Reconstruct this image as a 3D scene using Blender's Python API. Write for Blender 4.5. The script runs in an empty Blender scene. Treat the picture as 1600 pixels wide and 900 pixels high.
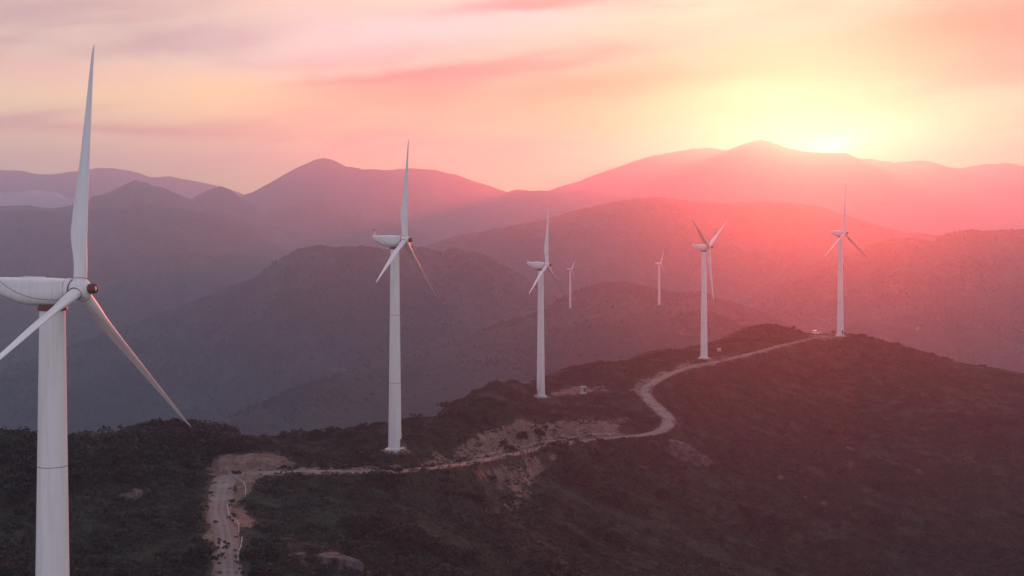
import bpy, bmesh, math, random
import numpy as np
from mathutils import Vector, Matrix, noise as mnoise
from mathutils.bvhtree import BVHTree

random.seed(7)
rng = np.random.default_rng(7)
SC = bpy.context.scene
COL = SC.collection
R = math.radians

# =====================================================================================
# CAMERA, WORLD, SUN, EXPOSURE
# =====================================================================================
F, YH = 2200.0, 340.0            # focal length in photo pixels, photo row of the horizon
cam = bpy.data.cameras.new('camera')
cam_o = bpy.data.objects.new('camera', cam)
COL.objects.link(cam_o)
cam.sensor_width = 36.0
cam.lens = F / 1600.0 * 36.0
cam.shift_y = -(450.0 - YH) / 1600.0
cam.clip_start, cam.clip_end = 1.0, 60000.0
cam_o.rotation_euler = (R(90), 0, 0)
SC.camera = cam_o

SUN_AZ = math.atan((1246 - 800) / F)
SUN_EL = math.atan(0.0655)
SUN_STRENGTH = 5.0
SUN_COLOR = (1.0, 0.066, 0.024)
HAZE_DENSITY = 1.02e-4
HAZE_G = 0.87
HAZE_COLOR = (0.86, 0.86, 0.9)
AIR_COLOR = (0.26, 0.61, 1.0)
AIR_DENSITY = 1.2e-4
SKY_GAIN = 0.92

SC.view_settings.view_transform = 'Standard'
SC.view_settings.look = 'None'
SC.view_settings.gamma = 1.0
SC.view_settings.use_curve_mapping = False
SC.view_settings.exposure = 0.76
SC.cycles.use_denoising = True
SC.cycles.volume_bounces = 3
SC.cycles.max_bounces = 10
SC.cycles.diffuse_bounces = 2
SC.cycles.glossy_bounces = 2
SC.cycles.transmission_bounces = 2
SC.cycles.transparent_max_bounces = 8


def lin(r, g, b):
    f = lambda c: (c / 12.92 if c <= 0.04045 else ((c + 0.055) / 1.055) ** 2.4)
    return (f(r / 255), f(g / 255), f(b / 255))


class X:
    """A node socket that can be used in arithmetic."""
    nt = None

    def __init__(self, s):
        self.s = s

    @staticmethod
    def math(op, *a, clamp=False):
        n = X.nt.nodes.new('ShaderNodeMath')
        n.operation = op
        n.use_clamp = clamp
        for i, v in enumerate(a):
            if isinstance(v, X):
                X.nt.links.new(v.s, n.inputs[i])
            else:
                n.inputs[i].default_value = v
        return X(n.outputs[0])

    def __add__(s, o): return X.math('ADD', s, o)
    def __radd__(s, o): return X.math('ADD', o, s)
    def __sub__(s, o): return X.math('SUBTRACT', s, o)
    def __rsub__(s, o): return X.math('SUBTRACT', o, s)
    def __mul__(s, o): return X.math('MULTIPLY', s, o)
    def __rmul__(s, o): return X.math('MULTIPLY', o, s)
    def __truediv__(s, o): return X.math('DIVIDE', s, o)


def smooth(x, a, b):
    n = X.nt.nodes.new('ShaderNodeMapRange')
    n.interpolation_type = 'SMOOTHSTEP'
    X.nt.links.new(x.s, n.inputs[0])
    n.inputs[1].default_value, n.inputs[2].default_value = a, b
    return X(n.outputs[0])


def cmix(fac, a, b):
    n = X.nt.nodes.new('ShaderNodeMix')
    n.data_type = 'RGBA'
    n.clamp_factor = True
    for k, v in ((0, fac), (6, a), (7, b)):
        if isinstance(v, X):
            X.nt.links.new(v.s, n.inputs[k])
        elif k == 0:
            n.inputs[k].default_value = v
        else:
            n.inputs[k].default_value = (*v, 1)
    return X(n.outputs[2])


def combine(x, y, z=0.0):
    n = X.nt.nodes.new('ShaderNodeCombineXYZ')
    for i, v in enumerate((x, y, z)):
        if isinstance(v, X):
            X.nt.links.new(v.s, n.inputs[i])
        else:
            n.inputs[i].default_value = v
    return X(n.outputs[0])


def noise_tex(vec, scale, detail=4, rough=0.55, dist=0.0):
    n = X.nt.nodes.new('ShaderNodeTexNoise')
    if vec is not None:
        X.nt.links.new(vec.s, n.inputs['Vector'])
    n.inputs['Scale'].default_value = scale
    n.inputs['Detail'].default_value = detail
    n.inputs['Roughness'].default_value = rough
    n.inputs['Distortion'].default_value = dist
    return X(n.outputs[0])


# ---- sky: a physical sky behind a sheet of sunset cloud, all by direction ------------
world = bpy.data.worlds.new('World')
SC.world = world
world.use_nodes = True
wt = world.node_tree
wt.nodes.clear()
X.nt = wt
wout = wt.nodes.new('ShaderNodeOutputWorld')
wbg = wt.nodes.new('ShaderNodeBackground')
wt.links.new(wbg.outputs[0], wout.inputs[0])
tc = wt.nodes.new('ShaderNodeTexCoord')
sep = wt.nodes.new('ShaderNodeSeparateXYZ')
wt.links.new(tc.outputs['Generated'], sep.inputs[0])
dx, dy, dz = (X(sep.outputs[i]) for i in range(3))
az = X.math('ARCTAN2', dx, dy) * (180 / math.pi)
el = X.math('ARCSINE', dz) * (180 / math.pi)
K = F * math.tan(R(1))
P0 = az * K + 800.0                      # azimuth and elevation on the photo's pixel scale
Q0 = YH - el * K
wob = noise_tex(combine(P0 * 0.0035, Q0 * 0.011), 1.0, 5, 0.6) - 0.5
wob2 = noise_tex(combine(P0 * 0.004 + 31.0, Q0 * 0.013), 1.0, 5, 0.6) - 0.5
P = P0 + wob * 260.0
Q = Q0 + wob2 * 70.0


def blob(cx, cy, sx, sy, rot=0.0, hard=1.0):
    c, s = math.cos(R(rot)), math.sin(R(rot))
    a = (P - cx) * (c / sx) + (Q - cy) * (s / sx)
    b = (Q - cy) * (c / sy) - (P - cx) * (s / sy)
    r2 = a * a + b * b
    return X.math('EXPONENT', X.math('POWER', r2, hard) * -1.0)


# physical sky
nish = wt.nodes.new('ShaderNodeTexSky')
nish.sky_type = 'NISHITA'
nish.sun_disc = False
nish.sun_elevation = SUN_EL
nish.sun_rotation = SUN_AZ
nish.dust_density = 3.0
nishc = X(nish.outputs[0])
sc_n = wt.nodes.new('ShaderNodeVectorMath')
sc_n.operation = 'SCALE'
wt.links.new(nishc.s, sc_n.inputs[0])
sc_n.inputs[3].default_value = 0.10
nishc = X(sc_n.outputs[0])

# sheet of cloud, peach near the horizon, grey mauve overhead
col = cmix(smooth(el, 0.0, 7.5), lin(250, 220, 150), lin(216, 200, 172))
col = cmix(smooth(el, 8.0, 36.0), col, lin(200, 198, 214))
# fall away from the sunset towards the back of the sky
away = smooth(X.math('ABSOLUTE', az - math.degrees(SUN_AZ)), 25.0, 130.0)
col = cmix(away * 0.8, col, lin(136, 140, 166))
streak = noise_tex(combine(P0 * 0.0022 + Q0 * 0.001, Q0 * 0.014 + P0 * 0.0018), 1.0, 7, 0.55, 0.35)
col = cmix(smooth(streak, 0.46, 0.66) * smooth(el, 1.2, 3.5) * 0.8, col, lin(166, 128, 126))
col = cmix(blob(330, 160, 420, 40, 2) * 0.8, col, lin(250, 222, 140))
col = cmix(blob(230, 203, 300, 13, 1) * 0.7, col, lin(200, 132, 102))
col = cmix(blob(60, 120, 200, 30, 1) * 0.5, col, lin(236, 176, 160))
col = cmix(blob(100, 30, 260, 42, -4) * 0.8, col, lin(168, 138, 140))
col = cmix(blob(300, 72, 170, 20, -8) * 0.75, col, lin(146, 118, 120))
col = cmix(blob(700, 42, 330, 44, -6) * 0.9, col, lin(188, 204, 208))
col = cmix(blob(1350, 80, 480, 75, -2) * 0.9, col, lin(84, 66, 66))
col = cmix(blob(1040, 130, 360, 30, -3) * 0.95, col, lin(150, 40, 10))
col = cmix(blob(660, 114, 170, 11, -7) * 0.8, col, lin(96, 80, 86))
col = cmix(blob(900, 92, 190, 11, -7) * 0.8, col, lin(88, 70, 78))
col = cmix(blob(860, 6, 190, 13, -3) * 0.85, col, lin(112, 94, 104))
col = cmix(blob(1230, 52, 260, 22, -5) * 0.7, col, lin(146, 134, 138))
col = cmix(blob(1500, 60, 200, 34, -2) * 0.9, col, lin(82, 52, 50))
col = cmix(blob(1570, 12, 150, 14, -2) * 0.7, col, lin(168, 90, 56))
col = cmix(blob(1560, 125, 220, 20, 0) * 0.6, col, lin(118, 70, 54))
col = cmix(blob(1040, 180, 420, 40, 0) * 0.75, col, lin(206, 128, 34))
cover = 0.93 - smooth(el, 10.0, 60.0) * 0.25
col = cmix(cover, nishc, col)
# brightness of the air round the sun
glow1 = blob(1290, 218, 290, 36) * 0.6
col = cmix(glow1, col, (0.85, 0.56, 0.13))
glow2 = blob(1290, 218, 150, 30)
col = cmix(glow2, col, (1.1, 0.95, 0.55))
glow3 = blob(1288, 234, 55, 16)
col = cmix(glow3, col, (2.0, 1.8, 1.3))
boost = X.math('EXPONENT', X.math('MAXIMUM', el, 0.0) * -0.33) * 1.15 + 1.0
sc_b = wt.nodes.new('ShaderNodeVectorMath')
sc_b.operation = 'SCALE'
wt.links.new(col.s, sc_b.inputs[0])
wt.links.new(boost.s, sc_b.inputs[3])
wt.links.new(sc_b.outputs[0], wbg.inputs['Color'])
wbg.inputs['Strength'].default_value = SKY_GAIN
world.cycles.sampling_method = 'MANUAL'
world.cycles.sample_map_resolution = 1024

sun = bpy.data.lights.new('sun', 'SUN')
sun.energy = SUN_STRENGTH
sun.color = SUN_COLOR
sun.angle = R(0.6)
sun_o = bpy.data.objects.new('sun', sun)
COL.objects.link(sun_o)
SUN_DIR = Vector((math.sin(SUN_AZ) * math.cos(SUN_EL), math.cos(SUN_AZ) * math.cos(SUN_EL), math.sin(SUN_EL)))
sun_o.rotation_euler = SUN_DIR.to_track_quat('Z', 'Y').to_euler()

# =====================================================================================
# HELPERS
# =====================================================================================
def px3(px, py, d):
    """A point of the place seen at photo pixel (px, py), d metres away along the view axis."""
    return np.array([(px - 800.0) / F * d, d, (YH - py) / F * d])


def sstep(a, b, x):
    t = np.clip((x - a) / (b - a), 0, 1)
    return t * t * (3 - 2 * t)


_perm = rng.permutation(512)
_grad = rng.normal(size=(512, 2))
_grad /= np.linalg.norm(_grad, axis=1)[:, None]


def perlin(x, y):
    xi, yi = np.floor(x).astype(int), np.floor(y).astype(int)
    xf, yf = x - xi, y - yi
    u, v = xf ** 3 * (xf * (xf * 6 - 15) + 10), yf ** 3 * (yf * (yf * 6 - 15) + 10)

    def g(ix, iy, ddx, ddy):
        h = _perm[(_perm[ix & 511] + iy) & 511]
        return _grad[h, 0] * ddx + _grad[h, 1] * ddy
    n00, n10 = g(xi, yi, xf, yf), g(xi + 1, yi, xf - 1, yf)
    n01, n11 = g(xi, yi + 1, xf, yf - 1), g(xi + 1, yi + 1, xf - 1, yf - 1)
    return (n00 * (1 - u) + n10 * u) * (1 - v) + (n01 * (1 - u) + n11 * u) * v


def fbm(x, y, octv=4, gain=0.5, ridged=False):
    s, a, tot = 0.0, 1.0, 0.0
    for i in range(octv):
        n = perlin(x * 2 ** i + 17.3 * i, y * 2 ** i - 9.1 * i) * 1.5
        if ridged:
            n = 1 - 2 * np.abs(n)
        s = s + n * a
        tot += a
        a *= gain
    return s / tot


def link(name, me, mat=None, parent=None, kind=None, smooth_shade=False):
    o = bpy.data.objects.new(name, me)
    COL.objects.link(o)
    if mat is not None:
        me.materials.clear()
        me.materials.append(mat)
    if parent is not None:
        o.parent = parent
    if kind:
        o['kind'] = kind
    if smooth_shade:
        me.polygons.foreach_set('use_smooth', [True] * len(me.polygons))
    return o


def tag(o, label=None, cat=None, group=None, kind=None):
    if label: o['label'] = label
    if cat: o['category'] = cat
    if group: o['group'] = group
    if kind: o['kind'] = kind
    return o


def empty(name, loc, rz=0.0, label=None, cat=None, group=None):
    o = bpy.data.objects.new(name, None)
    COL.objects.link(o)
    o.location = loc
    o.rotation_euler = (0, 0, rz)
    o.empty_display_size = 0.5
    return tag(o, label, cat, group)


def grid_mesh(name, V, attrs=None):
    nr, nc = V.shape[:2]
    me = bpy.data.meshes.new(name)
    me.vertices.add(nr * nc)
    me.vertices.foreach_set('co', V.reshape(-1).astype(np.float32))
    r, c = np.meshgrid(np.arange(nr - 1), np.arange(nc - 1), indexing='ij')
    a = (r * nc + c).reshape(-1)
    q = np.stack([a, a + 1, a + nc + 1, a + nc], 1).astype(np.int32)
    me.loops.add(q.size)
    me.loops.foreach_set('vertex_index', q.reshape(-1))
    me.polygons.add(len(q))
    me.polygons.foreach_set('loop_start', np.arange(len(q), dtype=np.int32) * 4)
    me.update(calc_edges=True)
    for k, v in (attrs or {}).items():
        at = me.attributes.new(k, 'FLOAT', 'POINT')
        at.data.foreach_set('value', v.reshape(-1).astype(np.float32))
    me.polygons.foreach_set('use_smooth', np.ones(len(q), dtype=bool))
    return me


class MB:
    """Collects simple solids into one mesh."""
    def __init__(self):
        self.v, self.f = [], []

    def add(self, vs, fs):
        b = len(self.v)
        self.v += [tuple(v) for v in vs]
        self.f += [tuple(b + i for i in f) for f in fs]
        return self

    def box(self, c, s, rz=0.0):
        cx, cy, cz = c
        hx, hy, hz = s[0] / 2, s[1] / 2, s[2] / 2
        co, si = math.cos(rz), math.sin(rz)
        vs = []
        for x in (-hx, hx):
            for y in (-hy, hy):
                for z in (-hz, hz):
                    vs.append((cx + x * co - y * si, cy + x * si + y * co, cz + z))
        return self.add(vs, [(0, 1, 3, 2), (4, 6, 7, 5), (0, 4, 5, 1), (2, 3, 7, 6), (0, 2, 6, 4), (1, 5, 7, 3)])

    def loft(self, rings, caps=True):
        """rings: list of equal-length closed loops of points."""
        n = len(rings[0])
        vs = [p for r in rings for p in r]
        fs = []
        for i in range(len(rings) - 1):
            for j in range(n):
                k = (j + 1) % n
                fs.append((i * n + j, i * n + k, (i + 1) * n + k, (i + 1) * n + j))
        if caps:
            fs.append(tuple(range(n - 1, -1, -1)))
            fs.append(tuple((len(rings) - 1) * n + j for j in range(n)))
        return self.add(vs, fs)

    def tube(self, p, q, r0, r1=None, n=8):
        p, q = Vector(p), Vector(q)
        r1 = r0 if r1 is None else r1
        d = (q - p).normalized()
        a = d.orthogonal().normalized()
        b = d.cross(a)
        ring = lambda c, r: [c + a * (r * math.cos(2 * math.pi * i / n)) + b * (r * math.sin(2 * math.pi * i / n)) for i in range(n)]
        return self.loft([ring(p, r0), ring(q, r1)])

    def revolve(self, prof, n=24, axis='Z'):
        """prof: list of (radius, along)."""
        rings = []
        for r, h in prof:
            ring = []
            for i in range(n):
                t = 2 * math.pi * i / n
                if axis == 'Z':
                    ring.append((r * math.cos(t), r * math.sin(t), h))
                else:
                    ring.append((h, r * math.cos(t), r * math.sin(t)))
            rings.append(ring)
        return self.loft(rings)

    def mesh(self, name, smooth_shade=True, angle=35):
        me = bpy.data.meshes.new(name)
        me.from_pydata(self.v, [], self.f)
        bm = bmesh.new()
        bm.from_mesh(me)
        bmesh.ops.recalc_face_normals(bm, faces=bm.faces)
        if smooth_shade:
            for f in bm.faces:
                f.smooth = True
            for e in bm.edges:
                if len(e.link_faces) == 2 and e.calc_face_angle(0) > R(angle):
                    e.smooth = False
        bm.to_mesh(me)
        bm.free()
        me.update()
        return me

    def build(self, name, mat, parent=None, **k):
        return link(name, self.mesh(name, **k), mat, parent)


# =====================================================================================
# MATERIALS
# =====================================================================================
def new_mat(name):
    m = bpy.data.materials.new(name)
    m.use_nodes = True
    X.nt = m.node_tree
    b = m.node_tree.nodes['Principled BSDF']
    b.inputs['Specular IOR Level'].default_value = 0.25
    return m, m.node_tree, b


def geo_pos():
    n = X.nt.nodes.new('ShaderNodeNewGeometry')
    return X(n.outputs['Position'])


def attr(name):
    n = X.nt.nodes.new('ShaderNodeAttribute')
    n.attribute_name = name
    return X(n.outputs['Fac'])


def bump(bsdf, h, strength, dist):
    n = X.nt.nodes.new('ShaderNodeBump')
    n.inputs['Strength'].default_value = strength
    n.inputs['Distance'].default_value = dist
    X.nt.links.new(h.s, n.inputs['Height'])
    X.nt.links.new(n.outputs[0], bsdf.inputs['Normal'])


def simple(name, rgb, rough=0.6, metal=0.0, var=0.12, vscale=1.5, spec=0.3):
    m, nt, b = new_mat(name)
    p = geo_pos()
    n = noise_tex(p, vscale, 4)
    c = cmix(n, tuple(v * (1 - var) for v in rgb), tuple(min(1, v * (1 + var)) for v in rgb))
    nt.links.new(c.s, b.inputs['Base Color'])
    b.inputs['Roughness'].default_value = rough
    b.inputs['Metallic'].default_value = metal
    b.inputs['Specular IOR Level'].default_value = spec
    return m


def make_turbine_mat():
    m, nt, b = new_mat('turbine_white_paint')
    tcn = nt.nodes.new('ShaderNodeTexCoord')
    mp = nt.nodes.new('ShaderNodeMapping')
    nt.links.new(tcn.outputs['Object'], mp.inputs[0])
    mp.inputs['Scale'].default_value = (2.2, 2.2, 0.10)
    st = noise_tex(X(mp.outputs[0]), 1.0, 6, 0.6)
    gr = noise_tex(X(tcn.outputs['Object']), 0.9, 5)
    c = cmix(smooth(st, 0.45, 0.70) * 0.35, (0.80, 0.795, 0.785), (0.56, 0.54, 0.515))
    c = cmix(smooth(gr, 0.5, 0.8) * 0.18, c, (0.55, 0.53, 0.50))
    nt.links.new(c.s, b.inputs['Base Color'])
    b.inputs['Roughness'].default_value = 0.34
    b.inputs['Specular IOR Level'].default_value = 0.5
    return m


M = {}
M['white'] = make_turbine_mat()
M['maroon'] = simple('maroon_trim', (0.16, 0.045, 0.045), 0.5)
M['seam'] = simple('dark_joint', (0.12, 0.07, 0.07), 0.7)
M['concrete'] = simple('concrete', (0.55, 0.53, 0.50), 0.85, vscale=3)
M['steel'] = simple('galvanised_steel', (0.36, 0.38, 0.40), 0.45, 0.5)
M['dark_steel'] = simple('dark_weathered_steel', (0.06, 0.055, 0.055), 0.7)
M['wood'] = simple('weathered_wood', (0.12, 0.09, 0.07), 0.85)
M['carpaint'] = simple('white_car_paint', (0.80, 0.80, 0.80), 0.22, spec=0.5, var=0.02)
M['glass'] = simple('dark_glass', (0.03, 0.035, 0.04), 0.08, spec=0.6)
M['rubber'] = simple('tyre_rubber', (0.025, 0.025, 0.025), 0.85)
M['lamp'] = simple('lamp_glass', (0.6, 0.55, 0.5), 0.2)
M['box_paint'] = simple('cabinet_paint', (0.42, 0.41, 0.41), 0.5)


def make_ground_mat():
    m, nt, b = new_mat('hillside_soil_and_grass')
    p = geo_pos()
    d = attr('dirt')
    n1 = noise_tex(p, 0.05, 6, 0.6)
    n2 = noise_tex(p, 0.9, 6, 0.65)
    n3 = noise_tex(p, 0.25, 5, 0.6)
    g = cmix(smooth(n1, 0.35, 0.65), (0.022, 0.028, 0.018), (0.036, 0.032, 0.022))
    g = cmix(smooth(n2, 0.45, 0.75) * 0.6, g, (0.055, 0.048, 0.034))
    so = cmix(smooth(n3, 0.35, 0.7), (0.16, 0.10, 0.078), (0.27, 0.195, 0.16))
    so = cmix(smooth(n2, 0.48, 0.62) * 0.8, so, (0.075, 0.052, 0.042))
    n5 = noise_tex(p, 2.6, 5, 0.7)
    so = cmix(smooth(n5, 0.54, 0.64) * 0.8, so, (0.045, 0.040, 0.032))
    so = cmix((1.0 - smooth(n5, 0.36, 0.46)) * 0.35, so, (0.36, 0.27, 0.235))
    e = smooth(d + (n2 - 0.5) * 0.55, 0.38, 0.6)
    c = cmix(e, g, so)
    nt.links.new(c.s, b.inputs['Base Color'])
    b.inputs['Roughness'].default_value = 0.95
    bump(b, n2, 0.9, 0.8)
    return m


def make_road_mat():
    m, nt, b = new_mat('pale_dirt_track')
    p = geo_pos()
    n1, n2 = noise_tex(p, 0.22, 5, 0.6), noise_tex(p, 1.6, 6, 0.7)
    a = attr('across')
    c = cmix(smooth(n1, 0.3, 0.7), (0.165, 0.130, 0.115), (0.26, 0.225, 0.21))
    rut = X.math('SINE', X.math('ABSOLUTE', a) * 5.2)
    c = cmix(smooth(rut + (n2 - 0.5), 0.55, 1.0) * 0.35, c, (0.32, 0.285, 0.27))
    c = cmix(smooth(n2, 0.5, 0.75) * 0.55, c, (0.13, 0.10, 0.085))
    c = cmix(smooth(X.math('ABSOLUTE', a) + (n2 - 0.5) * 0.7, 0.72, 1.0) * 0.7, c, (0.22, 0.14, 0.105))
    nt.links.new(c.s, b.inputs['Base Color'])
    b.inputs['Roughness'].default_value = 0.95
    bump(b, n2, 0.8, 0.3)
    return m


def make_plant_mat(name, c0, c1, dry, dry_amt, transl=0.35, wscale=0.03):
    m, nt, b = new_mat(name)
    p = geo_pos()
    oi = nt.nodes.new('ShaderNodeObjectInfo')
    rnd = X(oi.outputs['Random'])
    n1 = noise_tex(p, wscale, 5, 0.6)
    n2 = noise_tex(p, 3.0, 3)
    c = cmix(smooth(n1, 0.35, 0.65), c0, c1)
    c = cmix(smooth(rnd + (n1 - 0.5) * 1.3, 0.55, 1.0) * dry_amt, c, dry)
    n4 = noise_tex(p, wscale * 5.0, 4, 0.6)
    c = cmix(smooth(n4, 0.48, 0.66) * (0.75 if transl > 0.2 else 0.2), c, tuple(v * 0.42 for v in c0))
    c = cmix(smooth(rnd, 0.0, 0.5) * 0.55, tuple(v * 0.5 for v in c0), c) if transl > 0.2 else c
    c = cmix(smooth(n1 - n4, 0.02, 0.2) * 0.7, c, tuple(v * 1.7 for v in c1))
    c = cmix(n2 * 0.4, c, tuple(v * 0.6 for v in c0))
    nt.links.new(c.s, b.inputs['Base Color'])
    b.inputs['Roughness'].default_value = 0.7
    b.inputs['Specular IOR Level'].default_value = 0.15
    if transl:
        tr = nt.nodes.new('ShaderNodeBsdfTranslucent')
        nt.links.new(c.s, tr.inputs['Color'])
        mx = nt.nodes.new('ShaderNodeMixShader')
        mx.inputs[0].default_value = transl
        nt.links.new(b.outputs[0], mx.inputs[1])
        nt.links.new(tr.outputs[0], mx.inputs[2])
        nt.links.new(mx.outputs[0], nt.nodes['Material Output'].inputs['Surface'])
    return m


def make_rock_mat():
    m, nt, b = new_mat('grey_granite')
    tcn = nt.nodes.new('ShaderNodeNewGeometry')
    p = X(tcn.outputs['Position'])
    n1, n2 = noise_tex(p, 0.5, 6, 0.65), noise_tex(p, 2.5, 6, 0.7)
    c = cmix(smooth(n1, 0.35, 0.68), (0.085, 0.068, 0.070), (0.165, 0.140, 0.145))
    c = cmix(smooth(n2, 0.52, 0.7) * 0.7, c, (0.05, 0.042, 0.04))
    nt.links.new(c.s, b.inputs['Base Color'])
    b.inputs['Roughness'].default_value = 0.9
    bump(b, n2, 0.8, 0.5)
    return m


def make_hill_mat(name, c0, c1, c2, s):
    m, nt, b = new_mat(name)
    p = geo_pos()
    n1, n2, n3 = noise_tex(p, 0.0035 * s, 6, 0.6), noise_tex(p, 0.02 * s, 6, 0.65), noise_tex(p, 0.12 * s, 3, 0.6)
    c = cmix(smooth(n1, 0.4, 0.62), c0, c1)
    c = cmix(smooth(n2, 0.5, 0.7) * 0.75, c, c2)
    c = cmix(smooth(n3, 0.4, 0.7) * 0.6, c, tuple(v * 0.5 for v in c0))
    nt.links.new(c.s, b.inputs['Base Color'])
    b.inputs['Roughness'].default_value = 0.95
    bump(b, n2 + n3 * 0.5, 1.0, 14.0 / s)
    return m


M['ground'] = make_ground_mat()
M['road'] = make_road_mat()
M['rock'] = make_rock_mat()
M['grass'] = make_plant_mat('hill_grass', (0.036, 0.064, 0.050), (0.072, 0.100, 0.074), (0.12, 0.11, 0.078), 0.6, 0.35)
M['scrub'] = make_plant_mat('dark_scrub_leaves', (0.022, 0.036, 0.028), (0.046, 0.054, 0.038), (0.07, 0.054, 0.040), 0.5, 0.25)
M['bush'] = make_plant_mat('bush_leaves', (0.016, 0.024, 0.016), (0.030, 0.036, 0.022), (0.04, 0.036, 0.024), 0.4, 0.25)
M['bark'] = simple('bark', (0.07, 0.05, 0.04), 0.9)
M['canopy'] = make_plant_mat('far_tree_crowns', (0.013, 0.022, 0.016), (0.028, 0.038, 0.024), (0.045, 0.042, 0.028), 0.5, 0.15, 0.004)
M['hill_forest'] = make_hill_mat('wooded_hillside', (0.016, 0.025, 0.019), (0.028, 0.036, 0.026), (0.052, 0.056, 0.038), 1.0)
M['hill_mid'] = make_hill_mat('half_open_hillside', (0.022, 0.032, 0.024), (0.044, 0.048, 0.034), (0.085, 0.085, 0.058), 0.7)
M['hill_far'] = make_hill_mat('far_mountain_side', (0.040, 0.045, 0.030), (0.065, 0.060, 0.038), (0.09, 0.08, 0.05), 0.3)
M['far_track'] = simple('pale_far_track', (0.22, 0.18, 0.16), 0.95)


def make_cloud_mat():
    m, nt, b = new_mat('white_cloud')
    b.inputs['Base Color'].default_value = (0.97, 0.97, 0.97, 1)
    b.inputs['Roughness'].default_value = 1.0
    b.inputs['Specular IOR Level'].default_value = 0.0
    tr = nt.nodes.new('ShaderNodeBsdfTranslucent')
    tr.inputs[0].default_value = (0.97, 0.97, 0.97, 1)
    mx = nt.nodes.new('ShaderNodeMixShader')
    mx.inputs[0].default_value = 0.55
    nt.links.new(b.outputs[0], mx.inputs[1])
    nt.links.new(tr.outputs[0], mx.inputs[2])
    nt.links.new(mx.outputs[0], nt.nodes['Material Output'].inputs['Surface'])
    return m


M['cloud'] = make_cloud_mat()

# =====================================================================================
# NEAR RIDGE: control points (photo x, photo y, metres away) -> one height field
# =====================================================================================
FLOOR = -420.0
T_BASE = {1: (82, None, 139.7), 2: (617, 702, 330), 3: (845, 619, 526), 4: (1100, 559, 623), 5: (1313, 524, 674)}
ROAD = [(372, 980, 190), (357, 900, 224), (354, 845, 249), (349, 818, 263), (342, 800, 275), (345, 778, 289), (348, 760, 301), (356, 745, 310), (395, 738.5, 313),
        (480, 737, 314), (550, 736.5, 315), (617, 735, 318), (660, 732, 327), (700, 728, 340), (760, 718, 368), (830, 703, 405),
        (900, 690, 440), (970, 683, 462), (1020, 677, 475), (1042, 665, 489), (1041, 650, 505), (1018, 628, 530),
        (1007, 612, 550), (1019, 598, 568), (1045, 585, 585), (1075, 574, 600), (1110, 567, 612), (1160, 556, 630),
        (1220, 540, 652), (1270, 528, 668), (1300, 524.5, 674)]
CREST = [(-300, 720, 262), (-180, 695, 275), (-90, 680, 285), (0, 677, 290), (50, 683, 295), (100, 689, 302), (180, 671, 330), (250, 657, 345),
         (310, 661, 350), (350, 670, 352), (385, 686, 352), (450, 685, 352), (520, 680, 352), (600, 668, 358),
         (650, 652, 385), (700, 628, 430), (740, 604, 470), (768, 593, 496), (798, 592, 522), (870, 580, 565),
         (930, 565, 595), (1000, 553, 640), (1060, 548, 665), (1090, 543, 680), (1130, 529, 680), (1165, 512, 690), (1190, 505, 692), (1210, 505, 692),
         (1240, 513, 692), (1262, 520, 692), (1300, 522, 690), (1340, 523, 686), (1380, 532, 682), (1420, 543, 676),
         (1480, 560, 668), (1550, 573, 660), (1600, 580, 655), (1700, 600, 645), (1850, 630, 630)]
SLOPE = [(0, 900, 225), (150, 900, 222), (250, 850, 245), (150, 800, 265), (60, 780, 265), (200, 760, 282),
         (285, 742, 302), (100, 720, 288), (0, 760, 262), (300, 705, 322), (250, 690, 325), (180, 700, 310), (310, 800, 272), (300, 860, 242),
         (330, 714, 320), (370, 707, 324), (430, 709, 324), (480, 726, 321), (420, 697, 340), (560, 715, 330),
         (617, 700, 331), (617, 690, 342), (560, 700, 338), (680, 690, 362), (660, 712, 340), (620, 722, 324),
         (700, 710, 346), (740, 682, 378), (780, 670, 398), (830, 660, 414), (900, 657, 450), (950, 655, 470), (1000, 650, 492),
         (760, 640, 440), (770, 618, 478), (830, 645, 470), (845, 636, 500), (822, 634, 508), (868, 632, 508), (845, 625, 518), (845, 617, 530), (880, 612, 535), (910, 611, 540),
         (950, 612, 538), (950, 580, 572), (980, 640, 505), (985, 612, 545), (990, 600, 562), (1020, 580, 590),
         (1050, 565, 612), (1100, 558, 624), (1130, 555, 630), (1124, 548, 645), (1180, 535, 655), (1180, 545, 640),
         (1240, 530, 668), (1313, 523, 676),
         (400, 775, 293), (450, 850, 250), (500, 800, 284), (520, 870, 242), (480, 760, 302), (420, 900, 224), (560, 750, 309), (600, 800, 290), (650, 756, 316),
         (620, 900, 245), (700, 800, 312), (700, 748, 332), (750, 860, 285), (800, 900, 272), (800, 780, 350), (770, 735, 362), (840, 722, 398), (900, 740, 405),
         (900, 705, 433), (900, 800, 362), (950, 900, 312), (1000, 720, 445), (1000, 695, 464), (1000, 800, 390), (1070, 690, 482), (1100, 720, 472), (1100, 800, 424),
         (1060, 640, 520), (1060, 610, 552), (1150, 900, 368), (1150, 640, 545), (1150, 580, 608), (1080, 588, 588), (1250, 580, 630), (1250, 550, 652), (1250, 650, 568), (1250, 750, 490),
         (1300, 850, 436), (1350, 900, 412), (1400, 600, 622), (1400, 560, 655), (1320, 545, 664), (1400, 700, 540), (1450, 800, 480), (1500, 650, 582), (1500, 590, 640),
         (1500, 900, 424), (1600, 620, 625), (1600, 700, 552), (1600, 800, 488), (1600, 900, 438), (1750, 700, 545),
         (1750, 900, 442)]
pts = [px3(*p) for p in CREST + SLOPE]
for (a, b, d) in CREST:                       # the far side of the ridge falls out of sight
    p = px3(a, b, d)
    for dd, dz_ in ((45, -16), (110, -58), (230, -150), (380, -260)):
        pts.append(np.array([p[0] * (1 + dd / d), d + dd, p[2] + dz_]))
t1 = px3(82, 452, 139.7)
T1_BASE = np.array([t1[0], 139.7, t1[2] - 49.0])
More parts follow.
